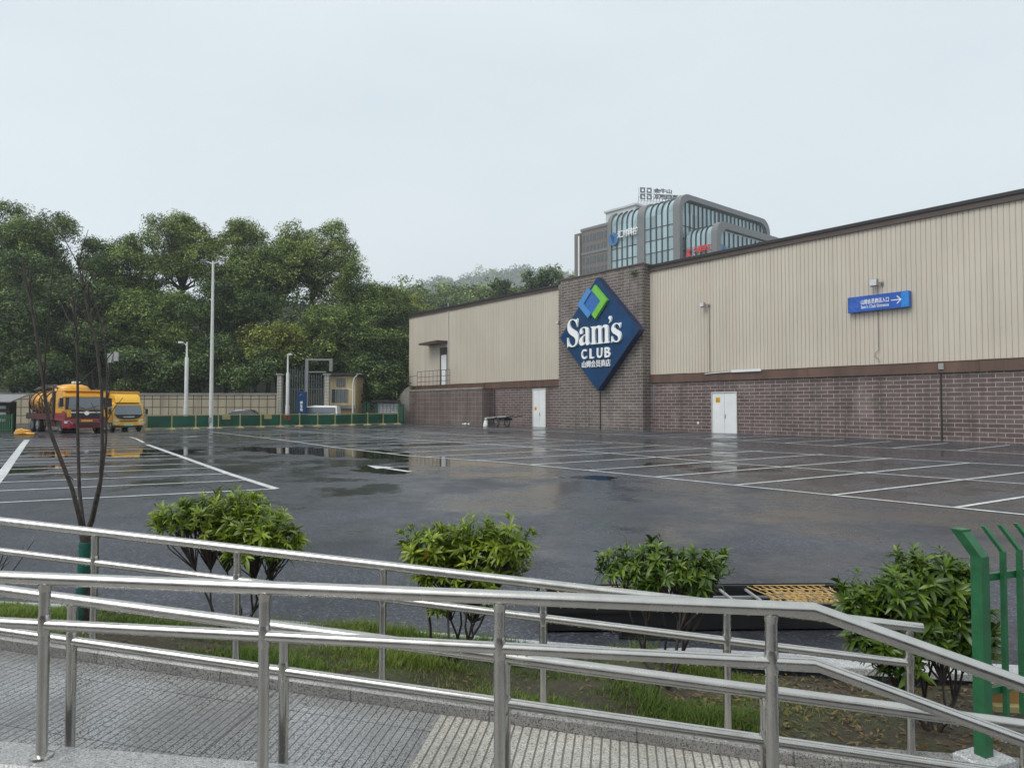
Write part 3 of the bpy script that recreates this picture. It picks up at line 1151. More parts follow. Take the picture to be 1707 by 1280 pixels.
for pl, r0, dy in STEMS:
    n = len(pl)
    pts = [tp(x + rs.uniform(-.8, .8), y, dy * min(1, i / 3)) for i, (x, y) in enumerate(pl)]
    mb.tube(pts, [.76 * r0 * (1 - .72 * i / (n - 1)) * (1 + rs.uniform(-.06, .10)) for i in range(n)], 8)
    if r0 > .018:                            # fine twigs at the top of each stem
        for k in range(16):
            i = rs.randrange(n // 2, n - 1)
            a = Vector(pts[i]).lerp(Vector(pts[i + 1]), rs.random())
            d = Vector((rs.uniform(-1, 1), rs.uniform(-1, 1), rs.uniform(.6, 1.8))).normalized()
            l = rs.uniform(.08, .34)
            mb.tube([a, a + d * l * .5 + Vector((0, 0, .02)), a + d * l], [.0045, .0035, .002], 5, False)
obj('trunk', mb, M['stembark'], bt, 60)
mb = MB()
n = 26
z0, z1 = tp(143, 1032)[2], tp(143, 903)[2]
mb.tube([(.0 + tp(143, 950)[0] * i / n, 0, z0 + (z1 - z0) * i / n) for i in range(n + 1)], [.052 + (.004 if i % 2 else 0) + rs.uniform(-.002, .003) for i in range(n + 1)], 14)
obj('wrap', mb, M['wrap'], bt, 60)

# small twiggy shrub at the left edge
SB = eq(px_e(-10, 5.6), 5.6); SB.z = bed_z(px_e(-10, 5.6), 5.6)
ts = thing('bare_shrub', 'bare twiggy shrub at the left edge behind the railing', 'shrub', SB)
mb = MB()
for k in range(16):
    a = rs.uniform(0, 6.28); l = rs.uniform(.35, .72); s = rs.uniform(.15, .55)
    d = Vector((math.cos(a) * s, math.sin(a) * s, 1)).normalized()
    m_ = d * l * .5 + Vector((0, 0, .03))
    mb.tube([(0, 0, -.02), m_, d * l + Vector((math.cos(a) * .06, 0, 0))], [.008, .006, .003], 6, False)
    e_ = d * l * .8
    mb.tube([e_, e_ + Vector((rs.uniform(-.1, .1), rs.uniform(-.1, .1), .1))], [.004, .002], 5, False)
obj('stems', mb, M['stembark'], ts, 60)

# ------------------------------------------------------------------ black steel frame lying on the lot
fb = Vector((.30, 6.95, gz(6.95) + .004))
fr = thing('steel_frame', 'black steel frame with tan mesh panels lying on the asphalt', 'steel frame', fb, R(1.5))
W_, D_, H_ = 3.35, .80, .25
mb = MB()
for (x0, x1, y0, y1) in ((0, W_, 0, .05), (0, W_, D_ - .05, D_), (0, .05, .052, D_ - .052), (W_ - .05, W_, .052, D_ - .052)):
    mb.box(x0, x1, y0, y1, .02, H_)
mb.box(.052, W_ - .052, .052, D_ - .052, .05, .07)
mb.box(-.02, W_ + .02, -.025, -.001, H_ - .06, H_ + .01)
mb.box(-.02, W_ + .02, D_ + .001, D_ + .025, H_ - .06, H_ + .01)
obj('tray', mb, M['black'], fr)
mb = MB()
for i in range(1, 12):
    x = W_ * i / 12
    mb.box(x - .012, x + .012, .052, D_ - .052, H_ - .05, H_ - .03)
for j in (.27, .53):
    mb.box(.052, W_ - .052, j - .01, j + .01, H_ - .075, H_ - .052)
obj('cross_bars', mb, M['bin_grey'], fr)
for x0, x1 in ((.22, 1.02), (2.30, 3.08)):
    mb = MB()
    for i in range(11):
        x = x0 + (x1 - x0) * i / 10
        mb.tube([(x, .09, H_ - .012), (x + .13, D_ - .09, H_ - .012)], .006, 6)
        mb.tube([(x + .09, .09, H_ - .0), (x - .06, D_ - .09, H_ - .0)], .006, 6)
    for j in range(8):
        y = .1 + (D_ - .2) * j / 7
        if j % 2: mb.tube([(x0, y, H_ + .012), (x1, y, H_ + .012)], .006, 6)
    rs2 = random.Random(int(x0 * 10))
    for k in range(90):
        x, y = rs2.uniform(x0 + .05, x1 - .05), rs2.uniform(.14, D_ - .14)
        mb.sphere((x, y, H_ - .05), rs2.uniform(.02, .045), 6, 4, .6)
    obj('mesh_panel', mb, M['rust'], fr, 40)
# drain grate
dg = gnd(1080, 1056)
gt = thing('drain_grate', 'flat black slotted drain grate set in the asphalt', 'drain grate', (dg.x, dg.y, dg.z + .004), R(-6))
mb = MB()
mb.box(-.28, .28, -.19, -.16, -.01, .012); mb.box(-.28, .28, .16, .19, -.01, .012)
mb.box(-.28, -.25, -.158, .158, -.01, .012); mb.box(.25, .28, -.158, .158, -.01, .012)
for i in range(9):
    y = -.14 + .035 * i
    mb.box(-.248, .248, y - .008, y + .008, -.01, .01)
obj('bars', mb, M['black'], gt)

# ------------------------------------------------------------------ green picket fence at the right
GF = at(1640, 1258, 4.1)
gf = thing('green_fence', 'bright green steel fence with bent picket tops beside the large shrub', 'fence', (GF.x, GF.y, GF.z), math.atan2(.38, .92))
gh = 1.25
bv = Vector((-.035, .085, .135))               # the bent top leans away, local frame


def bar(mb, x, w_, z0, zt, y=0, d=None):
    d = d or w_
    h = zt - bv.z
    rings = []
    for (oz, oy, ox) in ((z0, 0, 0), (h, 0, 0), (zt, bv.y, bv.x)):
        rings.append([(x + ox - w_ / 2, y + oy - d / 2, oz), (x + ox + w_ / 2, y + oy - d / 2, oz), (x + ox + w_ / 2, y + oy + d / 2, oz), (x + ox - w_ / 2, y + oy + d / 2, oz)])
    mb.loft(rings)


mb = MB(); bar(mb, 0, .066, 0, gh, 0, .066)
mb.box(-.036 + bv.x, .036 + bv.x, bv.y - .036, bv.y + .036, gh + .001, gh + .010)
obj('post', mb, M['green'], gf)
mb = MB(); mb.bbox(-.13, .13, -.10, .10, -.10, 0, .01); obj('footing', mb, M['white_kerb'], gf)
for k in range(1, 12):
    mb = MB(); bar(mb, .055 + .145 * k, .025, .18, gh + .01, 0, .025)
    obj('picket', mb, M['green'], gf)
for z_ in (.33, .98):
    mb = MB(); mb.box(.045, 2.1, .017, .047, z_ - .02, z_ + .02); obj('rail', mb, M['green'], gf)
# orange brown board leaning behind it
ob = gnd(1700, 1178) if False else at(1690, 1178, 5.2)
tag_b = thing('wooden_board', 'orange brown board on the ground behind the green fence', 'board', (ob.x, ob.y, ob.z), R(-8))
mb = MB(); mb.bbox(-.18, .9, 0, .05, 0, .16, .006); obj('plank', mb, M['orange'], tag_b)
mb = MB(); mb.bbox(-.16, .92, -.07, -.005, -.02, .03, .006); obj('batten', mb, M['palewood'], tag_b)

# ------------------------------------------------------------------ text helper
def text_obj(name, body, mat, parent, cx, cz, y, width=None, height=None, extr=.02, off=0.0, tilt=0.0):
    c = bpy.data.curves.new(name, 'FONT')
    c.body = body
    c.extrude = .5
    c.offset = off
    c.resolution_u = 4
    tmp = bpy.data.objects.new('tmp', c)
    col.objects.link(tmp)
    bpy.context.view_layer.update()
    me = bpy.data.meshes.new_from_object(tmp.evaluated_get(bpy.context.evaluated_depsgraph_get()))
    bpy.data.objects.remove(tmp)
    n = len(me.vertices)
    a = np.zeros(n * 3, dtype=np.float32)
    me.vertices.foreach_get('co', a)
    a = a.reshape(-1, 3)
    lo, hi = a.min(0), a.max(0)
    sx_ = width / (hi[0] - lo[0]) if width else None
    sy_ = height / (hi[1] - lo[1]) if height else sx_
    sx_ = sx_ or sy_
    b = np.zeros_like(a)
    b[:, 0] = (a[:, 0] - (lo[0] + hi[0]) / 2) * sx_ + cx
    b[:, 2] = (a[:, 1] - (lo[1] + hi[1]) / 2) * sy_ + cz
    b[:, 1] = y - (a[:, 2] / .5) * extr / 2
    me.vertices.foreach_set('co', b.ravel())
    me.materials.clear()
    me.materials.append(mat)
    me.update()
    me.name = name
    return link(bpy.data.objects.new(name, me), parent)


# ------------------------------------------------------------------ the warehouse store
RZ = math.atan2(-math.cos(AW), math.sin(AW))
st = thing('warehouse_store', 'long warehouse store with beige corrugated siding above brown block walls', 'building', P0, RZ)
XR, XL, X1, X2 = 14.0, -58.9, -23.3, -33.15
ZT = 12.15


def corrugated(mb, x0, x1, z0, z1, y=0.0, per=.255):
    prof = []
    x = x0
    while x < x1 - .02:
        for dx, dy in ((0, 0), (.205, 0), (.216, .036), (.244, .036)):
            if x + dx < x1: prof.append((x + dx, y + dy))
        x += per
    prof.append((x1, y))
    b = len(mb.v)
    for (px_, py_) in prof:
        mb.v += [(px_, py_, z0), (px_, py_, z1)]
    for i in range(len(prof) - 1):
        mb.f.append((b + 2 * i, b + 2 * i + 2, b + 2 * i + 3, b + 2 * i + 1))


mb = MB()
corrugated(mb, X1, XR, 4.06, ZT - .42)
corrugated(mb, XL, X2, 4.06, ZT - .36)
obj('siding', mb, M['siding'], st)
mb = MB()
mb.box(XL + .02, XR - .02, .1, 42, -.8, ZT - .3)                       # core behind the cladding
obj('shell', mb, M['greypaint'], st)
mb = MB()
DRX0, DRX1, DRZ = -17.92, -15.94, 2.74
mb.box(X1, DRX0, .0, .25, -.8, 3.5); mb.box(DRX1, XR, .0, .25, -.8, 3.5); mb.box(DRX0, DRX1, 0, .25, DRZ, 3.5)
obj('block_wall', mb, M['brick'], st)
mb = MB()
DLX0, DLX1, DLZ = -36.98, -35.2, 3.35
mb.box(XL, DLX0, 0, .25, -.8, 3.5); mb.box(DLX1, X2, 0, .25, -.8, 3.5); mb.box(DLX0, DLX1, 0, .25, DLZ, 3.5)
obj('block_wall', mb, M['brick'], st)
mb = MB()
rsb = random.Random(2)


def flashing(mb, x0, x1):
    x = x0
    while x < x1 - .01:
        xe = min(x1, x + rsb.uniform(2.6, 3.4))
        d = rsb.uniform(-.012, .012)
        mb.prism([(x + .004, 3.5), (xe - .004, 3.5), (xe - .004, 4.06 + d), (x + .004, 4.06 + d)], -.13 + d, .06)
        mb.prism([(x + .004, 4.062 + d), (xe - .004, 4.062 + d), (xe - .004, 4.09 + d), (x + .004, 4.09 + d)], -.16 + d, -.045)
        x = xe


flashing(mb, X1, XR)
obj('flashing_band', mb, M['band'], st)
mb = MB(); flashing(mb, XL, X2)
obj('flashing_band', mb, M['band'], st)
mb = MB()
mb.box(X1, XR, -.14, .3, ZT - .42, ZT - .12); mb.box(XL, X2, -.12, .3, ZT - .36, ZT - .12)
obj('fascia', mb, M['fascia'], st)
mb = MB()
mb.box(X1, XR, -.22, .5, ZT - .119, ZT + .06); mb.box(XL - .06, X2, -.2, .5, ZT - .119, ZT + .05)
obj('roof_cap', mb, M['capdark'], st)
mb = MB(); mb.box(XL, XR - .1, .5, 42, ZT - .25, ZT - .18); obj('roof', mb, M['greypaint'], st)
PO = -.82
mb = MB(); mb.box(-32.3, X1, PO, .3, -.8, 12.2)
obj('sign_pier', mb, M['brick_pier'], st)
mb = MB(); mb.bbox(-32.36, X1 + .05, PO - .06, .35, 12.202, 12.34, .02); obj('pier_coping', mb, M['fascia'], st)
mb = MB(); mb.box(X2, -32.302, -.3, .02, -.8, 12.1); obj('pier_shoulder', mb, M['brick_pier'], st)
# downpipes and joints
for (x, z0, z1, y) in ((-3.6, -.2, 3.5, -.02), (wall(1001, 690, .82)[0], -.3, 3.2, PO - .02)):
    mb = MB(); mb.box(x - .035, x + .035, y - .03, y + .015, z0, z1); obj('movement_joint', mb, M['capdark'], st)
mb = MB(); mb.box(-23.0, -22.94, -.06, .0, .9, 3.4); obj('drain_pipe', mb, M['greypaint'], st)


def double_door(x0, x1, zt, notice):
    t = bpy.data.objects.new('door', None); link(t, st)
    mid = (x0 + x1) / 2
    for a, b_ in ((x0 + .06, mid - .008), (mid + .008, x1 - .06)):
        mb = MB(); mb.bbox(a, b_, .04, .09, -.02, zt - .06, .006); obj('leaf', mb, M['white'], t)
    mb = MB()
    mb.box(x0, x0 + .058, -.015, .12, -.1, zt); mb.box(x1 - .058, x1, -.015, .12, -.1, zt); mb.box(x0 + .058, x1 - .058, -.015, .12, zt - .058, zt)
    obj('frame', mb, M['offwhite'], t)
    mb = MB(); mb.box(mid + .06, mid + .09, -.01, .038, .95, 1.25); obj('handle', mb, M['greypaint'], t)
    (nx, nz, nw, nh) = notice
    mb = MB(); mb.box(nx, nx + nw, .032, .0395, nz, nz + nh); nt_ = obj('notice', mb, M['amber'], t)
    return t


dr = double_door(DRX0, DRX1, DRZ, (-17.62, 2.02, .36, .36))
dl = double_door(DLX0, DLX1, DLZ, (-36.75, 1.45, .3, .3))
text_obj('notice_text', '闲人\n免进', M['black'], dr, -17.44, 2.20, .030, .26, .24, .002)
text_obj('notice_text', '闲人\n免进', M['redsign'], dl, -36.60, 1.60, .030, .2, .2, .002)
# small fittings on the wall
mb = MB(); mb.bbox(-19.1, -18.95, -.06, -.002, .55, .72, .01); obj('socket_box', mb, M['white'], st)
x, z = wall(1571, 611)
mb = MB(); mb.bbox(x - .13, x + .13, -.2, -.135, z - .16, z + .16, .01); obj('junction_box', mb, M['bin_grey'], st)
xa, za = wall(1223, 620); xb, zb = wall(1272, 616)
mb = MB(); mb.box(xa, xb, -.25, -.165, 4.0, 4.16); o = obj('loose_trim', mb, M['white'], st)
mb = MB(); mb.tube([(wall(1178, 624)[0], -.19, 3.98), ((xa - 1.2), -.2, 4.02), (xa, -.2, 4.05)], .035, 8); obj('cable_duct', mb, M['offwhite'], st, 40)

# wash light with its conduit: floodlight.*
def floodlight(px, py, pz_bottom, label, size=.34, arm=.45):
    x, z = wall(px, py, .35)
    t = thing('floodlight', label, 'floodlight', P0 + DW * (-x) + Vector((0, 0, z)), RZ, 'floodlights on the siding')
    t['category'] = 'floodlight'
    mb = MB(); mb.bbox(-size / 2 - .05, size / 2 - .05, -.45, -.2, -size / 2, size / 2, .03)
    h = obj('lamp_head', mb, M['lampbody'], t); 
    mb = MB(); mb.box(-size / 2 - .02, size / 2 - .08, -.462, -.452, -size / 2 + .04, size / 2 - .04); obj('lens', mb, M['lampglass'], h)
    mb = MB(); mb.tube([(.1, -.2, 0), (arm * .6, -.18, -.04), (arm * .6, -.045, -.08)], .03, 8); mb.box(arm * .6 - .07, arm * .6 + .07, -.07, -.04, -.16, .04)
    obj('bracket', mb, M['greypaint'], t)
    if pz_bottom is not None:
        mb = MB(); mb.tube([(arm * .6, -.06, -.15), (arm * .6, -.06, pz_bottom - z)], .022, 8)
        obj('conduit', mb, M['concrete'], t)
    return t


floodlight(1172, 508, 4.12, 'small pale floodlight high on the siding above the white double door')
fl2 = floodlight(1458, 471, None, 'pale floodlight mounted just above the blue direction sign', .42)
x, z = wall(1464, 500)
cp = thing('power_cable', 'grey power cable running down from the blue direction sign, curled at its end', 'cable', P0 + DW * (-x) + Vector((0, 0, 4.1)), RZ)
mb = MB(); mb.tube([(0, -.06, 3.2), (0, -.06, .95)], .022, 8)
mb.tube([(0, -.06, .95), (.02, -.07, .8), (-.18, -.08, .62), (-.2, -.08, .42), (.0, -.08, .3), (.05, -.1, .1)], .018, 8)
obj('wire', mb, M['concrete'], cp, 60)
floodlight(931, 537, None, 'small dark floodlight beside the left corner of the diamond sign', .3)

# direction sign
xl, _ = wall(1413, 508, .3); xr, _ = wall(1516, 500, .3); zt = wall(1516, 484, .3)[1]; zb = wall(1516, 511.5, .3)[1]
ds = thing('direction_sign', 'long blue entrance direction sign with white arrow and lettering', 'sign', P0 + DW * (-xl) + Vector((0, 0, zb)), RZ)
dw, dh = xr - xl, zt - zb
mb = MB(); mb.bbox(0, dw, -.3, -.05, 0, dh, .015); obj('box', mb, M['signblue'], ds)
mb = MB(); mb.box(dw - .42, dw - .03, -.306, -.303, .03, dh - .03); obj('bright_end', mb, M['signblue2'], ds)
text_obj('lettering', '山姆会员商店入口', M['letter'], ds, dw * .455, dh * .61, -.31, dw * .455, .29, .01, .01)
text_obj('lettering', "Sam's Club Entrance", M['letter'], ds, dw * .455, dh * .30, -.31, dw * .455, .2, .01, .004)
mb = MB()
ax, az = dw * .80, dh * .52
mb.box(ax - .27, ax + .22, -.314, -.304, az - .022, az + .022)
for s in (1, -1):
    mb.prism([(ax + .27, az), (ax + .06, az + s * .21), (ax + .0, az + s * .21), (ax + .21, az)][::s], -.314, -.304)
obj('arrow', mb, M['letter'], ds)
mb = MB()
cx_, cz_ = dw * .125, dh * .5
for r_, w2 in ((.36, .025),):
    for (a, b_) in (((0, 1), (1, 0)), ((1, 0), (0, -1)), ((0, -1), (-1, 0)), ((-1, 0), (0, 1))):
        mb.tube([(cx_ + a[0] * r_, -.306, cz_ + a[1] * r_), (cx_ + b_[0] * r_, -.306, cz_ + b_[1] * r_)], .012, 5)
obj('diamond_outline', mb, M['lightblue'], ds)
text_obj('logo_text', "Sam's\nCLUB", M['lightblue'], ds, cx_, cz_ - .02, -.308, .44, .26, .006, .01)

# big diamond sign
SO = 1.45
Lx, Lz = wall(933, 565, SO); Rx, Rz = wall(1066, 549, SO); Tx, Tz = wall(997, 462, SO); Bx, Bz = wall(1000, 651, SO)
cx_, cz_ = (Lx + Rx) / 2, (Tz + Bz) / 2
hw, hh = (Rx - Lx) / 2, (Tz - Bz) / 2
sg = thing('diamond_sign', 'huge navy blue diamond store sign with raised white lettering on the brick pier', 'sign',
           P0 + DW * (-cx_) + NW * .82 + Vector((0, 0, cz_)), RZ)
mb = MB()
mb.prism([(-hw, 0), (0, -hh), (hw, 0), (0, hh)], -.62, -.02)
o = obj('face_box', mb, M['navy_edge'], sg)
mb = MB()
k = .985
mb.prism([(-hw * k, 0), (0, -hh * k), (hw * k, 0), (0, hh * k)], -.63, -.622)
obj('face_panel', mb, M['navy'], sg)
mb = MB()
mb.prism([(-.02, 3.78), (.36, 3.40), (1.30, 2.47), (.30, 1.47), (-.02, 1.15), (-.38, 1.51), (.58, 2.47), (-.38, 3.42)][::-1], -.86, -.632)
obj('green_chevron', mb, M['lime'], sg)
mb = MB()
mb.prism([(-.85, 3.66), (-2.04, 2.47), (-.85, 1.28), (-.50, 1.63), (-1.34, 2.47), (-.50, 3.31)], -.80, -.632)
obj('light_blue_chevron', mb, M['blue2'], sg)
mb = MB()
mb.prism([(-1.33, 2.47), (-.44, 1.58), (.5, 2.47), (-.44, 3.36)], -.72, -.632)
obj('blue_square', mb, M['blue'], sg)
# lettering: bold serif letters
for ch, c0, w_, h_, zb_ in (('\U0001D412', -2.60, 1.30, 2.25, -.86), ('\U0001D41A', -1.24, 1.22, 1.46, -.82), ('\U0001D426', .46, 2.02, 1.42, -.80),
                            ('\u2019', 1.52, .28, .55, .68), ('\U0001D42C', 2.16, .98, 1.46, -.82)):
    text_obj('letter', ch, M['letter'], sg, c0, zb_ + h_ / 2, -.72, w_, h_, .16, -.004)
for ch, c0 in zip('CLUB', (-1.36, -.50, .36, 1.20)):
    text_obj('letter', ch, M['letter'], sg, c0, -1.50, -.70, .58 if ch != 'L' else .44, .78, .12, .02)
text_obj('small_lettering', '山姆会员商店', M['letter'], sg, -.08, -2.30, -.69, 3.1, .56, .06, .008)

# weed on the coping
wx, wz = wall(1060, 452, .82)
wd = thing('rooftop_weed', 'small green weed sprouting from the top of the brick pier', 'plant', P0 + DW * (-wx) + NW * .86 + Vector((0, 0, wz - .25)), RZ)
rr = np.random.default_rng(8)
tips = [np.array([rr.uniform(-.35, .35), rr.uniform(-.25, 0), rr.uniform(-.1, .35)]) for i in range(16)]
V, Q, T = rosettes(tips, [np.array([0, -.4, 1.])] * 16, [1.6] * 16, (6, 9), rr)
pymesh('foliage', V, Q, T, SH['b'], wd)
mb = MB(); [mb.tube([(0, 0, 0), tuple(t_)], .012, 5, False) for t_ in tips]; obj('stems', mb, M['stembark'], wd)

# entrance steps block at the far end
SO2 = -1.48
es_ = thing('entrance_steps', 'brown tiled landing block with outside steps under the canopy door', 'steps', P0 + DW * 51 + NW * .75, RZ)
ox = 51.0                                    # local x = store x + 51
lz = 4.35
mb = MB()
xr_ = -42.6 + ox; xl_ = -56.2 + ox
mb.prism([(xl_, -.3), (xr_, -.3), (xr_, 3.4), (xl_, 3.4)], SO2 + .75, .7)
obj('block', mb, M['tilebrown'], es_)
mb = MB()
nst = 16
for i in range(nst):
    a = xl_ - .33 * i
    mb.box(a - .33, a - .001, SO2 + 1.0, .68, -.3, 3.4 - 3.4 / nst * (i + 1) + .06)
obj('steps', mb, M['concrete'], es_)
mb = MB()
mb.prism([(xl_ - 5.6, -.3), (xl_ - .003, -.3), (xl_ - .003, 4.0), (xl_ - 1.0, 3.7), (xl_ - 5.6, .65)], SO2 + .72, SO2 + .98)
obj('parapet', mb, M['concrete'], es_)
mb = MB()
mb.bbox(xl_, xr_ + .05, SO2 + .70, SO2 + .85, 3.41, 3.6, .02)
obj('coping', mb, M['concrete'], es_)
mb = MB()
yb = SO2 + .78
for h in (5.5, 4.9, 4.4):
    mb.tube([(xl_ + 1.6, yb, h), (xl_ + 8.0, yb, h)], .03, 6)
for i in range(9):
    x = xl_ + 1.6 + .8 * i
    mb.tube([(x, yb, 3.6), (x, yb, 5.5)], .025, 6)
mb.tube([(xl_ - 1.6, yb, 4.35), (xl_ - .2, yb, 5.0), (xl_ + 1.6, yb, 5.1)], .03, 6)
obj('guard_rail', mb, M['fascia'], es_)
# canopy and upper door are parts of the store
mb = MB(); mb.prism([(-54.6, 8.36), (-50.9, 8.36), (-50.9, 8.66), (-54.6, 8.56)], -1.3, .02); obj('canopy', mb, M['fascia'], st)
t = bpy.data.objects.new('upper_door', None); link(t, st)
mb = MB(); mb.box(-52.3, -50.9, -.06, .03, 3.5, 8.0); obj('frame', mb, M['fascia'], t)
mb = MB(); mb.bbox(-52.0, -51.0, -.09, -.062, 3.5, 7.2, .01); obj('leaf', mb, M['white'], t)
mb = MB(); mb.tube([(-50.7, -.08, 4), (-50.7, -.08, 12.6)], .04, 6); obj('drain_pipe', mb, M['offwhite'], st)

# hand cart by the wall
cpos = gnd(836, 711.5)
hc = thing('hand_cart', 'old two wheeled hand cart with a flat grey top against the block wall', 'hand cart', cpos, RZ)
mb = MB(); mb.bbox(-1.7, 1.35, -.55, .5, .78, .90, .02)
mb.xf(Matrix.Translation((0, 0, .0)) @ Matrix.Rotation(R(-3), 4, 'Y')); obj('platform', mb, M['bin_grey'], hc)
for s in (-.62, .57):
    mb = MB()
    for i in range(24):
        a0, a1 = 2 * math.pi * i / 24, 2 * math.pi * (i + 1) / 24
        mb.tube([(.05 + .40 * math.cos(a0), s, .42 + .40 * math.sin(a0)), (.05 + .40 * math.cos(a1), s, .42 + .40 * math.sin(a1))], .045, 6, False)
    wh = obj('wheel', mb, M['rubber'], hc, 60)
    mb = MB()
    for i in range(10):
        a0 = 2 * math.pi * i / 10
        mb.tube([(.05, s, .42), (.05 + .37 * math.cos(a0), s, .42 + .37 * math.sin(a0))], .012, 5)
    mb.sphere((.05, s, .42), .07); obj('spokes', mb, M['greypaint'], wh)
mb = MB()
for s in (-.5, .45):
    mb.tube([(1.3, s, .86), (2.1, s, .98), (2.3, s, .95)], .035, 7)
    mb.tube([(-1.2, s, .75), (-1.3, s, .05)], .035, 7)
mb.box(-.9, 1.0, -.45, .4, .55, .77)
obj('undercarriage', mb, M['dark'], hc)
sk = gnd(810, 711)
bag = thing('white_sack', 'crumpled white sack standing under the hand cart', 'sack', sk, RZ)
mb = MB()
rings = []
for i in range(7):
    z_ = .75 * i / 6
    r_ = (.26, .30, .27, .24, .22, .12, .15)[i]
    rings.append([(r_ * math.cos(j * .628) * rs.uniform(.85, 1.1), r_ * .8 * math.sin(j * .628) * rs.uniform(.85, 1.1), z_) for j in range(10)])
mb.loft(rings); obj('cloth', mb, M['white'], bag, 50)
mb = MB(); mb.tube([(0, 0, .6), (.03, 0, .66)], .16, 8); obj('tie', mb, M['greypaint'], bag)
# crumpled wrapper on the ground
wp = gnd(777, 708.5)
wr = MB()
for k in range(5):
    wr.sphere((rs.uniform(-.3, .3), rs.uniform(-.1, .1), .1), rs.uniform(.08, .16), 7, 4, .8)
o = obj('paper_scrap', wr, M['white']); o.location = wp
tag(o, 'scrap of white paper at the foot of the tiled steps block', 'litter')
rb_ = gnd(1130, 718.5)
o = MB(); o.bbox(-.2, .2, -.15, .1, 0, .28, .05); o.sphere((.25, 0, .1), .12)
o = obj('red_bucket', o, M['red']); o.location = rb_
tag(o, 'small dark red bucket at the foot of the pier', 'bucket')
wb = gnd(1169, 719.5)
mbw = MB(); mbw.bbox(-.35, .35, -.2, .15, 0, .14, .03); mbw.bbox(-.25, .1, -.1, .1, .141, .2, .02)
o = obj('white_slab', mbw, M['white']); o.location = wb
tag(o, 'low white slab on the ground left of the white double door', 'slab')

# ------------------------------------------------------------------ office tower behind
def rr_profile(W, H, r, n=7):
    """rounded-top outline from left foot, up, over and down (x, z)"""
    pts = [(0, 0)]
    for i in range(n + 1):
        a = math.pi - (math.pi / 2) * i / n
        pts.append((r + r * math.cos(a), H - r + r * math.sin(a)))
    for i in range(n + 1):
        a = math.pi / 2 - (math.pi / 2) * i / n
        pts.append((W - r + r * math.cos(a), H - r + r * math.sin(a)))
    pts.append((W, 0))
    return pts


C0 = Vector((47, 200, 0))
of = thing('office_block', 'tall grey office block with rounded glass bays rising behind the store', 'building', C0, math.atan2(.65, .76))


def inset(pts, d, W, H):
    r = 6.0
    return [(x + d if x < W / 2 else x - d, z) if False else (d + (x) * (W - 2 * d) / W, z * (H - d) / H) for x, z in pts]


def band_solid(pr, y0, y1):
    mb = MB(); mb.prism(pr, y0, y1); return mb


Wm, Hm = 48.7, 62.6
pm = rr_profile(Wm, Hm, 4.4)
pin = inset(pm, .5, Wm, Hm)


def ring(mb, outer, inner, y0, y1):
    n = len(outer)
    vs = [(x, y0, z) for x, z in outer] + [(x, y0, z) for x, z in inner] + [(x, y1, z) for x, z in outer] + [(x, y1, z) for x, z in inner]
    fs = []
    for i in range(n - 1):
        fs += [(i, n + i, n + i + 1, i + 1), (2 * n + i, 2 * n + i + 1, 3 * n + i + 1, 3 * n + i), (i, i + 1, 2 * n + i + 1, 2 * n + i), (n + i, 3 * n + i, 3 * n + i + 1, n + i + 1)]
    mb.add(vs, fs)


obj('core', band_solid(inset(pm, .75, Wm, Hm), 1.6, 27), M['facade'], of)
for (y0, y1) in ((1.95, 12.2), (15.0, 25.2)):
    obj('glass_bay', band_solid(pin, y0, y1), M['officeglass'], of, 40)
    mb = MB()
    n = int((y1 - y0) / 2.1)
    for i in range(1, n + 1):
        y = y0 + (y1 - y0) * i / (n + 1)
        ring(mb, inset(pm, .2, Wm, Hm), inset(pm, .6, Wm, Hm), y - .14, y + .14)
    for k in range(1, 16):
        z_ = 3.6 * k
        if z_ < Hm - 6: mb.box(.36, .6, y0, y1, z_ - .09, z_ + .09)
    obj('mullions', mb, M['capdark'], of)
mb = MB()
ring(mb, pm, inset(pm, 1.5, Wm, Hm), -.4, 1.9)
obj('front_frame', mb, M['facade'], of, 40)
mb = MB()
for y0, y1 in ((12.25, 14.95), (25.25, 26.6)):
    ring(mb, pm, inset(pm, 1.2, Wm, Hm), y0, y1)
obj('rib_frame', mb, M['facade'], of, 40)
mb = MB(); mb.box(2.1, Wm - 2.1, .8, 1.2, 0, Hm - 2.1); obj('front_glass', mb, M['officeglass'], of)
mb = MB()
nx = 21
for i in range(nx + 1):
    x = 2.1 + (Wm - 4.2) * i / nx
    mb.box(x - .13, x + .13, .45, .79, 0, Hm - 2.1)
for k in range(1, 16):
    z_ = 3.6 * k - .4
    if z_ < Hm - 2.2: mb.box(2.1, Wm - 2.1, .6, .785, z_ - .1, z_ + .1)
obj('front_mullions', mb, M['capdark'], of)
# lower projecting block
Wl, Hl = 46.0, 52.8
lb = bpy.data.objects.new('lower_block', None); lb.location = (2.0, -11.2, 0); link(lb, of)
pl = rr_profile(Wl, Hl, 3.5)
obj('side_glass', band_solid(inset(pl, .5, Wl, Hl), 1.95, 10.4), M['officeglass'], lb, 40)
mb = MB(); ring(mb, pl, inset(pl, 1.9, Wl, Hl), 0, 1.9); obj('frame', mb, M['facade'], lb, 40)
mb = MB()
for y in (3.9, 5.5, 7.1, 8.7): ring(mb, inset(pl, .2, Wl, Hl), inset(pl, .6, Wl, Hl), y - .14, y + .14)
obj('mullions', mb, M['capdark'], lb)
mb = MB(); mb.box(2.0, Wl - 2.0, .9, 1.2, 0, Hl - 2.0); obj('front_glass', mb, M['officeglass'], lb)
mb = MB()
for i in range(19):
    x = 2.5 + (Wl - 5) * i / 18
    mb.box(x - .14, x + .14, .6, .89, 0, Hl - 2.5)
obj('front_mullions', mb, M['capdark'], lb)
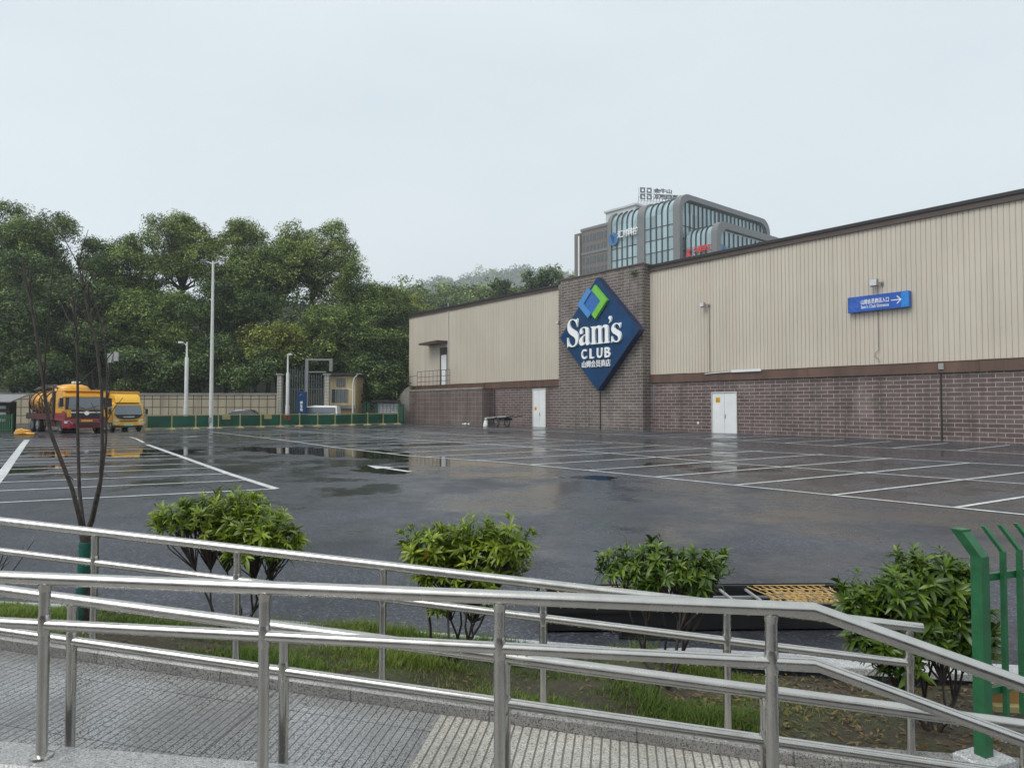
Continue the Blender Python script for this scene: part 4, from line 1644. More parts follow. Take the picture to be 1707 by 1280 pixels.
# older brown wing further left
wg = bpy.data.objects.new('brown_wing', None); wg.location = (.4, 26.7, 0); link(wg, of)
mb = MB(); mb.box(0, 25, 0, 11.5, 0, 58.3); obj('wall', mb, M['facade_brown'], wg)
mb = MB(); mb.box(-.25, 25, -.1, 11.7, 58.31, 59.2); mb.box(-.2, -.001, 0, 11.5, 50.6, 51.4); obj('cornice', mb, M['facade'], wg)
mb = MB()
win = None
for k in range(6, 16):
    for i in range(7):
        y0 = .6 + 1.55 * i
        if win is None:
            mb.box(-.06, -.004, 0, 1.05, .6, 2.9)
            win = obj('window', mb, M['windowdark'], wg)
            win.location = (0, y0, 3.6 * k)
        else:
            c_ = win.copy(); col.objects.link(c_); c_.location = (0, y0, 3.6 * k)
mb = MB(); mb.box(-.4, 6, 11.71, 14.3, 0, 58); mb2 = mb
obj('end_wall', mb, M['facade_brown'], wg)
mb = MB(); mb.box(-.8, -.41, 11.8, 12.3, 0, 57); obj('white_pipe', mb, M['white'], wg)
# rooftop
mb = MB(); mb.box(3, 24, 18, 30, 57.5, 63.2); mb.box(2.5, 24.5, 17.5, 30.4, 63.21, 63.8)
obj('penthouse', mb, M['pent'], of)
bl = text_obj('bay_lettering', '汇川科技', M['letter'], of, 0, 0, 0, 8.0, 2.3, .3, .02)

bl.rotation_euler = (0, 0, R(-90)); bl.location = (-.25, 18.3, 54.4)
mb = MB()
mb.tube([(-.3, 0, 0), (.0, 0, 0)], 2.0, 20)
mb.prism([(-.001, .1), (.9, 1.4), (1.5, 1.2), (.4, -1.2), (-.4, -1.2), (-1.5, 1.2), (-.9, 1.4)], -.2, .2)
o = obj('round_logo', mb, M['skyblue'], of, 40); o.location = (-.05, 24.1, 53.4)
# red and blue marks on the lower block
t5 = text_obj('side_lettering', '久建理工', M['redsign'], lb, 0, 0, 0, 5.6, 2.0, .3, .02)
t5.rotation_euler = (0, 0, R(-90)); t5.location = (-.2, 4.6, 45.6)
mb = MB(); mb.prism([(-1, -1), (1, -1), (.3, .2), (1, 1.1), (-.6, 1.1), (-.2, .2)], -.15, .15)
o = obj('side_logo', mb, M['redsign'], lb); o.rotation_euler = (0, 0, R(-90)); o.location = (-.2, 9.2, 45.0)
mb = MB(); 
for a in range(3):
    mb.tube([(2.6 + a * 1.7, .5, 45), (2.6 + a * 1.7, .3, 45)], 1.5 - .25 * a, 16)
obj('front_logo', mb, M['skyblue'], lb)
text_obj('front_lettering', '汇科', M['letter'], lb, 10.5, 44.4, .45, 4, 2, .2)

# rooftop sign on its scaffold
rp = at(1107, 336, 236)
rsn = thing('rooftop_sign', 'dark outlined rooftop lettering with a four square emblem on the office roof', 'sign', rp, R(10))
sc_ = 236 / F
mb = MB()
for ax_ in (0, 1):
    for az_ in (0, 1):
        x0, z0 = (-42 + 11.5 * ax_) * sc_, (2 + 11 * az_) * sc_
        d = 8.5 * sc_; w2 = 2.0 * sc_
        mb.box(x0, x0 + d, -.15, .15, z0, z0 + w2); mb.box(x0, x0 + d, -.15, .15, z0 + d - w2, z0 + d)
        if ax_ == 0: mb.box(x0, x0 + w2, -.15, .15, z0 + w2, z0 + d - w2); mb.box(x0 + d - w2, x0 + d, -.15, .15, z0 + d * (.5 if az_ == 0 else .2), z0 + d - w2)
        else: mb.box(x0 + d - w2, x0 + d, -.15, .15, z0 + w2, z0 + d - w2); mb.box(x0, x0 + w2, -.15, .15, z0 + w2, z0 + d * .6)
obj('emblem', mb, M['signgrey'], rsn)
text_obj('lettering', '金牛山', M['signgrey'], rsn, -2.2 * sc_, 17.6 * sc_, 0, 32 * sc_, 8 * sc_, .3, .03)
text_obj('lettering', '互联网产业园', M['signgrey'], rsn, 14 * sc_, 7.6 * sc_, 0, 64 * sc_, 8.5 * sc_, .3, .03)
mb = MB()
for i in range(18):
    x = (-44 + 5.3 * i) * sc_
    mb.tube([(x, .3, -3.5), (x, .3, 21 * sc_ if i < 8 else 11 * sc_)], .07, 5)
    mb.tube([(x, .3, 8 * sc_), (x, 3, -3.5)], .06, 5)
for z_ in (0, 7, 12): mb.tube([(-44 * sc_, .3, z_ * sc_), (46 * sc_, .3, z_ * sc_)], .07, 5)
obj('scaffold', mb, M['bin_grey'], rsn)

# ------------------------------------------------------------------ tan tiled wall, gate house and things behind the barrier
a, b = at(-60, 656, 74), at(468, 657, 74)
tw = thing('tiled_wall', 'tan tiled boundary wall with dark joints behind the green barrier', 'wall', (a.x, 74, 0))
ww = b.x - a.x; wh_ = a.z
mb = MB(); mb.box(0, ww, 0, .5, -.3, wh_ - .15); obj('wall_face', mb, M['tile'], tw)
mb = MB(); mb.box(-.05, ww + .05, -.1, .55, wh_ - .148, wh_ + .05); obj('coping', mb, M['concrete'], tw)
pw = MB()
gx0, gx1 = at(468, 0, 74).x, at(600, 0, 74).x
gh_ = thing('gate_house', 'small old gate house with tan walls, flat roof and dark windows', 'building', (at(545, 690, 75).x, 75, 0))
s_ = 75 / F
mb = MB(); mb.box(.2, 47 * s_, 0, 6, -.2, 1.7 + 52 * s_); obj('wall', mb, M['cream'], gh_)
mb = MB(); mb.box(-.4, 53 * s_, -.7, 6.5, 1.7 + 53 * s_, 1.7 + 57 * s_); obj('roof', mb, M['dark'], gh_)
for x0, x1, z0, z1 in ((16, 30, 34, 48), (8, 34, 8, 30)):
    mb = MB(); mb.box(x0 * s_, x1 * s_, -.06, .0, 1.7 + z0 * s_, 1.7 + z1 * s_); f_ = obj('window', mb, M['windowdark'], gh_)
    mb = MB()
    for i in range(5):
        x = (x0 + (x1 - x0) * i / 4) * s_; mb.box(x - .04, x + .04, -.1, -.065, 1.7 + z0 * s_, 1.7 + z1 * s_)
    obj('window_bars', mb, M['greypaint'], f_)
mb = MB(); mb.box(3 * s_, 50 * s_, -.5, -.05, 1.7 - 2 * s_, 1.7 + 4 * s_); obj('sill_band', mb, M['concrete'], gh_)
for xp in (471, 549):
    c_ = at(xp, 690, 74.5)
    t = thing('gate_column', 'white tiled column at the %s side of the old gateway' % ('wall' if xp < 500 else 'gate house'), 'column', (c_.x, 73.6, 0), 0, 'white gate columns')
    mb = MB(); mb.bbox(-.24, .24, -.25, .25, -.2, 1.7 + 52 * s_, .03); obj('shaft', mb, M['tilewhite'], t)
    mb = MB(); mb.bbox(-.36, .36, -.33, .33, 1.7 + 52 * s_ + .003, 1.7 + 55 * s_, .03); obj('cap', mb, M['concrete'], t)
pg = thing('portal_gate', 'grey steel portal frame with iron bars above the old gateway', 'gate', (at(513, 690, 75).x, 74.6, 0))
s2 = 74.6 / F
mb = MB()
mb.box(-.15, .15, -.15, .15, -.2, 1.7 + 78 * s2); mb.box(40 * s2 - .15, 40 * s2 + .15, -.15, .15, 1.7 + 60 * s2, 1.7 + 78 * s2)
mb.box(-.15, 40 * s2 + .15, -.15, .15, 1.7 + 78.01 * s2, 1.7 + 81 * s2)
mb.box(.16, 32 * s2, -.1, .1, 1.7 + 58 * s2, 1.7 + 60 * s2)
obj('portal', mb, M['greypaint'], pg)
mb = MB()
for i in range(16):
    x = (-32 + 4.0 * i) * s2
    mb.box(x - .03, x + .03, -.05, .05, -.2, (1.7 + (54 if i > 8 else 68 - 3 * (i % 3)) * s2))
mb.box(-34 * s2, 30 * s2, -.04, .04, 1.7 + 30 * s2, 1.7 + 31 * s2)
obj('bars', mb, M['signgrey'], pg)

# notice boards at the right end
nb = at(648, 690, 77)
s3 = 77 / F
bd = thing('notice_board', 'grey notice panel under a dark roof behind the right end of the barrier', 'notice board', (nb.x, 77, 0))
mb = MB(); mb.box(-28 * s3, 18 * s3, -.8, .5, 1.7 + 8.5 * s3, 1.7 + 12 * s3)
obj('roof', mb, M['dark'], bd)
mb = MB(); mb.box(-18 * s3, 16 * s3, -.1, .05, .3, 1.7 + 7 * s3); obj('board', mb, M['bin_grey'], bd)
mb = MB()
for r_ in range(5):
    for k in range(5): mb.box((-14 + 6 * k) * s3, (-14 + 6 * k + rs.uniform(2, 5)) * s3, -.112, -.105, 1.7 + (4 - 3 * r_) * s3, 1.7 + (5 - 3 * r_) * s3)
obj('notices', mb, M['letter'], bd)
for x in (-40, -34, -20, 18):
    mb = MB(); mb.box(x * s3 - .15, x * s3 + .15, -.1, .15, -.2, 1.7 + 8 * s3)
    obj('post', mb, M['panel'], bd)

# blue banner sign
bs = at(503, 690, 71.5)
bn = thing('banner_sign', 'upright dark blue sign with white characters in front of the gateway', 'sign', (bs.x, 71.5, 0), R(4))
s4_ = 71.5 / F
mb = MB(); mb.bbox(-7.5 * s4_, 7.5 * s4_, -.2, .2, -.1, 1.7 + 26 * s4_, .03); obj('panel', mb, M['signblue'], bn)
bn.children[0].data.materials[0] = M['navy']
text_obj('lettering', '停\n车\n场', M['letter'], bn, 0, 1.7 + 2 * s4_, -.22, 4.6 * s4_, 17 * s4_, .02, .02)
mb = MB(); mb.tube([(-3 * s4_, -.21, 1.7 + 19 * s4_), (0, -.21, 1.7 + 22 * s4_), (3 * s4_, -.21, 1.7 + 19 * s4_), (0, -.21, 1.7 + 16 * s4_), (-3 * s4_, -.21, 1.7 + 19 * s4_)], .05, 5); obj('emblem', mb, M['lightblue'], bn)

# ------------------------------------------------------------------ green barrier across the lot
b0, b1 = gnd(244, 716.6), gnd(663, 707.2)
bar_dir = (b1 - b0)
BL = bar_dir.length
gb = thing('green_barrier', 'long low barrier of green panels and cream posts across the far end', 'barrier', (b0.x, b0.y, b0.z), math.atan2(bar_dir.y, bar_dir.x))
npan = 13
for i in range(npan):
    x0, x1 = BL * i / npan, BL * (i + 1) / npan
    mb = MB(); mb.box(x0 + .06, x1 - .06, -.02, .02, .16, 1.04 + rs.uniform(-.03, .03)); obj('panel', mb, M['panel'], gb)
for i in range(npan + 1):
    x = BL * i / npan
    mb = MB(); mb.box(x - .045, x + .045, -.06, .06, 0, 1.2)
    mb.loft([[(x - .28, -.3, .002), (x + .28, -.3, .002), (x + .28, .3, .002), (x - .28, .3, .002)], [(x - .07, -.08, .16), (x + .07, -.08, .16), (x + .07, .08, .16), (x - .07, .08, .16)]])
    obj('post', mb, M['palewood'], gb)
for z_ in (1.09, .1):
    mb = MB(); mb.box(.05, BL - .05, -.028, .028, z_ - .03, z_ + .03); obj('rail', mb, M['palewood'], gb)
for i, mt in ((3, 'palewood'), (5, 'palewood')):
    x = BL * (i + .35) / npan
    mb = MB(); mb.box(x - .35, x + .35, -.045, -.03, .72, 1.1); obj('plate', mb, M[mt], gb)
text_obj('stencil', '安全', M['redsign'], gb, BL * 6.35 / npan, .82, -.028, .8, .4, .004)
# its end leaf turned to the wall
e0 = gnd(664, 706.5); e1 = gnd(673, 705)
en = thing('mesh_gate', 'narrow green mesh gate leaf closing the gap beside the steps block', 'gate', e0, math.atan2((e1 - e0).y, (e1 - e0).x))
ln = max(1.2, (e1 - e0).length)
mb = MB()
for x in (0, ln): mb.box(x - .05, x + .05, -.05, .05, 0, 2.1)
for z_ in (.1, 2.0): mb.box(.05, ln - .05, -.03, .03, z_ - .03, z_ + .03)
obj('frame', mb, M['green'], en)
mb = MB()
for i in range(1, 14): mb.box(ln * i / 14 - .012, ln * i / 14 + .012, -.015, .015, .13, 1.97)
obj('mesh', mb, M['panel'], en)

# lamp posts
def lamp_tall():
    p = gnd(351.5, 714.2)
    s = p.y / F
    t = thing('lamp_post', 'tall slim white lamp post with twin arms in front of the green barrier', 'lamp post', p)
    H = (714 - 434) * s
    mb = MB(); mb.tube([(0, 0, 0), (0, 0, H)], [.17, .09], 14); mb.tube([(0, 0, 0), (0, 0, .08)], .3, 14); obj('pole', mb, M['offwhite'], t, 40)
    for sg_ in (-1, 1):
        mb = MB(); mb.tube([(0, 0, H - .25), (sg_ * .45, 0, H - .05), (sg_ * .9, 0, H)], [.05, .04, .035], 8); arm = obj('arm', mb, M['offwhite'], t, 40)
        mb = MB(); mb.bbox(min(sg_ * .55, sg_ * 1.0), max(sg_ * .55, sg_ * 1.0), -.16, .16, H + .01, H + .09, .02); obj('lamp_head', mb, M['greypaint'], arm)
    mb = MB(); mb.box(-.1, .1, -.24, -.14, .5, .9); obj('hatch', mb, M['bin_grey'], t)
    return t


lamp_tall()


def camera_pole(px, top, Y, label, arm):
    p = at(px, 690, Y); s = Y / F
    t = thing('camera_pole', label, 'pole', (p.x, Y, 0), 0, 'white camera poles')
    H = 1.7 + (679 - top) * s
    k1 = 1.7 + (679 - top - 27 * (109 / (679 - top))) * s
    mb = MB(); mb.tube([(0, 0, 0), (0, 0, 1.9), (0, 0, 1.92), (0, 0, k1), (0, 0, k1 + .15), (0, 0, H)], [.2, .2, .165, .16, .09, .08], 12); obj('pole', mb, M['offwhite'], t, 40)
    mb = MB(); mb.tube([(0, 0, H - .35), (arm * .5, 0, H - .1), (arm * .9, -.1, H - .05)], .04, 6); a_ = obj('arm', mb, M['offwhite'], t)
    mb = MB(); mb.bbox(arm * .9 - .18, arm * .9 + .18, -.3, .05, H - .14, H + .04, .02); obj('camera_head', mb, M['offwhite'], a_)
    return t


camera_pole(310, 570, 64, 'thick white camera pole left of the tall lamp post', -.55)
camera_pole(479, 590, 72, 'thinner white camera pole beside the dark blue upright sign', .3)
p = at(588, 690, 73); s = 73 / F
t = thing('curved_lamp', 'small white street lamp with a curved neck in front of the gate house', 'street lamp', (p.x, 73, 0))
H = 1.7 + 55 * s
mb = MB(); mb.tube([(0, 0, 0), (0, 0, H - 1.0), (.12, 0, H - .4), (.5, 0, H)], [.09, .07, .06, .05], 8); obj('pole', mb, M['offwhite'], t, 50)
mb = MB(); mb.bbox(.35, .95, -.12, .12, H - .02, H + .1, .03); obj('lamp_head', mb, M['greypaint'], t)
mb = MB(); mb.tube([(0, 0, H - 1.6), (-.6, 0, H - 1.45)], .035, 6); obj('bracket', mb, M['offwhite'], t)
# floodlight mast behind the bare tree
p = at(178, 690, 68); s = 68 / F
t = thing('floodlight_mast', 'slim mast with two pale floodlight panels among the dark trees', 'floodlight', (p.x, 68, 0))
H = 1.7 + 90 * s
mb = MB(); mb.tube([(0, 0, 0), (0, 0, H)], [.1, .06], 8); obj('pole', mb, M['bin_grey'], t)
for x0, z0 in ((.15, H - .9), (.65, H - .75)):
    mb = MB(); mb.bbox(x0, x0 + .45, -.2, -.05, z0, z0 + .85, .02); obj('lamp_panel', mb, M['bin_grey'], t)

# ------------------------------------------------------------------ vehicles
def wheel(name, parent, x, y, r, w_, rim='greypaint'):
    mb = MB(); mb.tube([(x - w_ / 2, y, r), (x - w_ / 2 + .03, y, r), (x + w_ / 2 - .03, y, r), (x + w_ / 2, y, r)], [r * .93, r, r, r * .93], 20)
    o = obj(name, mb, M['rubber'], parent, 40)
    mb = MB()
    for s in (-1, 1):
        xe = x + s * (w_ / 2 + .004)
        mb.tube([(xe - s * .03, y, r), (xe, y, r), (xe + s * .012, y, r)], [r * .62, r * .62, r * .5], 16)
        mb.tube([(xe + s * .013, y, r), (xe + s * .06, y, r)], [r * .25, r * .2], 10)
    obj('rim', mb, M[rim], o, 40)
    return o


def profile_body(mb, prof, x0, x1, taper=None):
    """side outline (y, z) swept across the width"""
    rings = []
    n = len(prof)
    for x, k in ((x0, .0), (x0 + .06, 1.0), (x1 - .06, 1.0), (x1, .0)):
        ring_ = []
        for (y, z) in prof:
            cy_ = sum(p[0] for p in prof) / n; cz2 = sum(p[1] for p in prof) / n
            f = 1 if k else .965
            ring_.append((x, cy_ + (y - cy_) * f, cz2 + (z - cz2) * f))
        rings.append(ring_)
    mb.loft(rings)


def suction_truck():
    p = gnd(143, 722.5)
    t = thing('suction_truck', 'large orange and dark red suction tanker truck with a maroon front bumper', 'truck', p, AW + R(9.0))
    t.scale = (1, 1, .9)
    # local: front towards -y, x to the right as seen from the front
    hw_ = 1.24
    mb = MB(); profile_body(mb, [(.02, 1.0), (.06, 1.72), (.18, 2.62), (.5, 3.02), (2.0, 3.05), (2.1, 1.0)], -hw_, hw_)
    body = obj('cab', mb, M['yellow'], t, 30)
    mb = MB(); mb.prism([(-1.05, 1.78), (1.05, 1.78), (1.0, 2.6), (-1.0, 2.6)], -.05, .12)
    ws = obj('windscreen', mb, M['windscreen'], t)
    mb = MB()
    for s in (-1, 1):
        mb.tube([(s * .1, -.07, 1.80), (s * .75, -.06, 2.05)], .018, 5)
    obj('wiper', mb, M['black'], ws)
    mb = MB(); mb.bbox(-.98, .98, -.10, .03, 1.08, 1.70, .05); gr = obj('grille', mb, M['black'], t)
    mb = MB(); mb.box(-.95, .95, -.125, -.102, 1.50, 1.56); 
    mb.tube([(0, -.14, 1.48), (0, -.105, 1.48)], .15, 18)
    obj('chrome_emblem', mb, M['chrome'], gr, 40)
    mb = MB()
    mb.loft([[(-1.26, .15, .42), (-1.0, -.16, .40), (1.0, -.16, .40), (1.26, .15, .42), (1.26, 1.0, .42), (-1.26, 1.0, .42)],
             [(-1.27, .12, .62), (-1.0, -.20, .62), (1.0, -.20, .62), (1.27, .12, .62), (1.27, 1.0, .62), (-1.27, 1.0, .62)],
             [(-1.26, .10, 1.12), (-1.0, -.17, 1.06), (1.0, -.17, 1.06), (1.26, .10, 1.12), (1.26, 1.0, 1.3), (-1.26, 1.0, 1.3)]])
    bp = obj('bumper', mb, M['red'], t, 30)
    mb = MB(); mb.prism([(-1.262, .95), (1.262, .95), (1.262, 1.62), (1.0, 1.16), (-1.0, 1.16), (-1.262, 1.62)], -.075, .5)
    for s in (-1, 1): mb.box(min(s * 1.243, s * 1.262), max(s * 1.243, s * 1.262), .501, 2.1, .95, 1.5)
    obj('lower_panel', mb, M['red'], t)
    mb = MB(); mb.bbox(-.75, .75, -.215, -.12, .55, .78, .02); obj('intake', mb, M['black'], bp)
    mb = MB(); mb.box(-.32, .32, -.222, -.19, .86, 1.0); obj('number_plate', mb, M['amber'], bp)
    for s in (-1, 1):
        mb = MB(); mb.loft([[(s * .82, -.19, .72), (s * 1.22, .06, .74), (s * 1.24, .08, 1.0), (s * .95, -.17, .92)], [(s * .82, -.23, .74), (s * 1.24, .0, .76), (s * 1.26, .02, .97), (s * .95, -.21, .90)]])
        obj('headlight', mb, M['lampglass'], t)
        mb = MB(); mb.prism([(-.12, 0), (.12, 0), (.1, .62), (-.1, .62)], 0, .12)
        mb.tube([(0, .06, .55), (-s * .2, .2, .7)], .025, 5)
        mr = obj('mirror', mb, M['black'], t); mr.location = (s * 1.42, -.02, 1.95)
        mb = MB(); mb.prism([(-.0, 1.85), (.9, 1.85), (.85, 2.5), (.15, 2.5)], -.012, .012)
        sw = obj('side_window', mb, M['windscreen'], t); sw.rotation_euler = (0, 0, R(90)); sw.location = (s * (hw_ + .012), .45, 0)
    mb = MB(); mb.box(-1.2, 1.2, -.06, .3, 2.62, 2.72); mb.bbox(-1.15, 1.15, .35, 2.0, 3.04, 3.16, .04); obj('sun_visor', mb, M['yellow'], t)
    for s in (-1, 1):
        mb = MB(); mb.prism([(s * 1.06, 1.76), (s * 1.19, 1.76), (s * 1.16, 2.6), (s * 1.01, 2.6)][::s], -.04, .14); obj('pillar', mb, M['black'], t)
        mb = MB(); mb.bbox(s * 1.0 - .12, s * 1.0 + .12, -.13, .05, 1.2, 1.7, .02); obj('air_deflector', mb, M['yellow'], t)
        mb = MB(); mb.bbox(s * .9 - .06, s * .9 + .06, .3, .42, 3.05, 3.12, .01); obj('marker_lamp', mb, M['amber'], t)
        mb = MB(); mb.box(s * 1.25 - .02, s * 1.25 + .02, .5, 1.0, .45, .95); obj('step', mb, M['black'], t)
    # chassis and side skirts
    mb = MB(); mb.box(-.5, .5, .8, 9.2, .7, 1.0); mb.box(-1.2, 1.2, 2.4, 9.4, 1.1, 1.45)
    obj('chassis', mb, M['chassis'], t)
    mb = MB()
    for s in (-1, 1):
        mb.box(s * 1.22 - .03, s * 1.22 + .03, 2.4, 9.2, .98, 1.4)
        for k in range(6): mb.tube([(s * 1.1, 2.6 + k * .45, .5), (s * 1.15, 2.8 + k * .45, 1.3)], .06, 6)
        mb.box(s * .75 - .3, s * .75 + .3, 3.0, 4.4, .5, 1.0)
    obj('skirt', mb, M['chassis'], t)
    # tank
    mb = MB()
    rings = []
    for y, k in ((2.5, .8), (2.62, .97), (2.9, 1.0), (8.6, 1.0), (9.0, .9), (9.25, .6)):
        rings.append([(1.2 * k * math.cos(2 * math.pi * j / 24), y, 2.28 + 1.0 * k * math.sin(2 * math.pi * j / 24)) for j in range(24)])
    mb.loft(rings)
    tk = obj('tank', mb, M['tank'], t, 50)
    for y in (3.2, 4.6, 6.0, 7.4, 8.5):
        mb = MB()
        for j in range(24):
            a0, a1 = 2 * math.pi * j / 24, 2 * math.pi * (j + 1) / 24
            mb.tube([(1.23 * math.cos(a0), y, 2.28 + 1.03 * math.sin(a0)), (1.23 * math.cos(a1), y, 2.28 + 1.03 * math.sin(a1))], .05, 5, False)
        obj('hoop', mb, M['grime'], tk)
    mb = MB(); mb.loft([[(1.05 * k * math.cos(2 * math.pi * j / 20), 2.95 + .95 * k * math.sin(2 * math.pi * j / 20), z) for j in range(20)] for k, z in ((1, 2.9), (1, 3.3), (.85, 3.5), (.5, 3.62), (.15, 3.66))]); obj('dome', mb, M['yellow'], tk, 40)
    mb = MB(); mb.bbox(-.05, .4, 2.7, 3.1, 3.66, 3.86, .04); obj('vent_cap', mb, M['offwhite'], tk)
    mb = MB()
    mb.tube([(-1.0, 2.6, 3.35), (-1.0, 4.5, 3.45), (-.9, 8.6, 3.3)], .06, 6); mb.tube([(.2, 3.9, 3.4), (-.2, 6.5, 3.6), (-.6, 9.0, 3.4)], .11, 8)
    mb.tube([(-1.25, 2.4, 1.5), (-1.3, 2.4, 3.3), (-1.15, 2.4, 3.5)], .06, 6); mb.tube([(1.25, 2.4, 1.5), (1.3, 2.4, 3.4)], .06, 6)
    mb.box(-1.35, -1.1, 2.25, 2.45, 1.2, 3.1)
    for k in range(7): mb.tube([(-1.28, 3.2 + .8 * k, 1.45), (-1.3, 3.4 + .8 * k, 2.3 + .3 * math.sin(k))], .05, 6)
    mb.bbox(-1.1, -.5, 4.8, 5.6, 3.3, 3.6, .05); mb.bbox(-.9, -.1, 7.2, 7.8, 3.3, 3.55, .05)
    obj('pipework', mb, M['grime'], t, 40)
    for x in (-1.02, 1.02):
        wheel('wheel', t, x, 1.15, .52, .32)
        for y in (6.3, 7.65): wheel('wheel', t, x, y, .52, .42)
    mb = MB(); mb.box(-1.2, 1.2, .3, 2.0, .5, .9); obj('underframe', mb, M['black'], t)
    return t


suction_truck()


def box_truck():
    p = gnd(214, 718.6)
    t = thing('box_truck', 'bright yellow light truck with a boxy cargo body and black grille', 'truck', p, AW + R(4))
    t.scale = (1, 1, .93)
    hw_ = 1.0
    mb = MB(); profile_body(mb, [(.04, .62), (.0, 1.15), (.30, 2.1), (.55, 2.22), (1.55, 2.22), (1.6, .62)], -hw_, hw_)
    obj('cab', mb, M['lemon'], t, 30)
    mb = MB(); mb.loft([[(-.92, .04, 1.28), (.92, .04, 1.28), (.92, .3, 1.28), (-.92, .3, 1.28)], [(-.84, .235, 1.98), (.84, .235, 1.98), (.84, .45, 1.98), (-.84, .45, 1.98)]])
    for i in range(4): pass
    o = obj('windscreen', mb, M['windscreen'], t); o.location = (0, -.045, 0)
    mb = MB(); mb.loft([[(-.8, .2, 2.2), (.8, .2, 2.2), (.85, 1.4, 2.2), (-.85, 1.4, 2.2)], [(-.82, .35, 2.5), (.82, .35, 2.5), (.9, 1.5, 2.62), (-.9, 1.5, 2.62)], [(-.8, .75, 2.82), (.8, .75, 2.82), (.85, 1.55, 2.9), (-.85, 1.55, 2.9)]])
    obj('wind_deflector', mb, M['lemon'], t, 30)
    # smile-shaped black grille
    mb = MB(); mb.prism([(-.9, 1.27), (-.72, 1.04), (-.4, .94), (0, .92), (.4, .94), (.72, 1.04), (.9, 1.27)], -.06, .1)
    g = obj('grille', mb, M['black'], t)
    text_obj('lettering', 'AOLING', M['chrome'], g, 0, 1.10, -.07, .72, .10, .01, .01)
    mb = MB(); mb.bbox(-1.02, 1.02, -.10, .12, .42, .72, .04); bp = obj('bumper', mb, M['lemon'], t)
    mb = MB(); mb.box(-.3, .3, -.12, -.102, .42, .58); obj('number_plate', mb, M['greenplate'], bp)
    mb = MB(); mb.box(-.55, .55, -.09, -.0, .74, .80); mb.bbox(-.95, .95, -.02, .1, .28, .41, .02); obj('lower_grille', mb, M['black'], t)
    for s in (-1, 1):
        mb = MB(); mb.loft([[(s * .62, -.07, .75), (s * .98, -.03, .78), (s * .98, -.02, .93), (s * .68, -.05, .88)], [(s * .62, .04, .75), (s * 1.0, .1, .78), (s * 1.0, .1, .93), (s * .68, .04, .88)]]); obj('headlight', mb, M['lampglass'], t)
        mb = MB(); mb.box(s * .8 - .14, s * .8 + .14, -.115, -.102, .5, .6); obj('fog_lamp', mb, M['lampglass'], t)
        mb = MB(); mb.bbox(-.09, .09, -.03, .06, 0, .42, .02); mb.tube([(0, .03, .38), (-s * .2, .2, .5)], .02, 5); mr = obj('mirror', mb, M['black'], t); mr.location = (s * 1.2, .05, 1.3)
        mb = MB(); mb.prism([(.35, 1.3), (1.2, 1.3), (1.2, 2.0), (.6, 2.0)], -.01, .01); sw = obj('side_window', mb, M['windscreen'], t); sw.rotation_euler = (0, 0, R(90)); sw.location = (s * 1.012, 0, 0)
    mb = MB(); mb.box(-1.1, 1.1, 1.75, 6.0, .85, 3.05); cb_ = obj('cargo_box', mb, M['lemon'], t)
    mb = MB()
    for x in (-1.1, 1.1): mb.box(x - .03, x + .03, 1.70, 1.748, .85, 3.08)
    mb.box(-1.13, 1.13, 1.70, 1.748, 3.0, 3.1); mb.box(-1.13, 1.13, 1.75, 6.02, 3.052, 3.1)
    obj('box_trim', mb, M['yellow'], cb_)
    mb = MB(); mb.box(-.4, .4, .6, 6.0, .5, .8); mb.box(-.9, .9, .3, 1.7, .3, .6); obj('chassis', mb, M['black'], t)
    for x in (-.86, .86):
        wheel('wheel', t, x, .75, .38, .24, 'bin_grey'); wheel('wheel', t, x, 4.6, .38, .36, 'bin_grey')
    return t


box_truck()


def parked_car(label, name, px, Y, rz, paint, van=False):
    p = at(px, 690, Y)
    t = thing(name, label, 'car', (p.x, Y, 0), rz)
    prof = [(-2.2, .35), (-2.25, .75), (-1.3, .92), (-.7, 1.42), (.1, 1.52), (1.0, 1.46), (1.75, 1.02), (2.2, .95), (2.25, .4)] if not van else \
           [(-2.2, .35), (-2.25, .85), (-1.6, 1.0), (-1.0, 1.78), (-.2, 1.9), (2.1, 1.86), (2.2, .9), (2.2, .35)]
    mb = MB()
    rings = []
    for y, k in ((-.86, .93), (-.8, .985), (-.4, 1), (.4, 1), (.8, .985), (.86, .93)):
        rings.append([(x * (.99 if abs(y) > .8 else 1), y * (1 if z < 1.0 else .86), .35 + (z - .35) * k) for x, z in prof])
    mb.loft(rings)
    obj('body', mb, paint, t, 35)
    for s in (-1, 1):
        mb = MB()
        mb.prism([(-1.12, .98), (1.4, 1.0), (.9, 1.38), (-.6, 1.38)] if not van else [(-1.35, 1.05), (2.0, 1.05), (1.95, 1.7), (-.95, 1.7)], s * .80 - .03, s * .80 + .03)
        obj('side_window', mb, M['windscreen'], t)
    for x in (-1.4, 1.4):
        for y in (-.78, .78):
            mb = MB(); mb.tube([(x, y - .1, .32), (x, y + .1, .32)], .32, 16); w_ = obj('wheel', mb, M['rubber'], t, 40)
            mb = MB(); mb.tube([(x, y - .11, .32), (x, y + .11, .32)], .2, 12); obj('rim', mb, M['bin_grey'], w_, 40)
    return t


M['cardark'] = plain('dark_car_paint', (.03, .04, .05), .2, .3, .1, coat=.8)
parked_car('dark parked car whose rounded roof shows above the green barrier', 'parked_car', 404, 66, 0, M['cardark'])
parked_car('white parked van half hidden behind the barrier by the blue sign', 'parked_van', 530, 74.0 - 1.2, 0, M['white'], True)

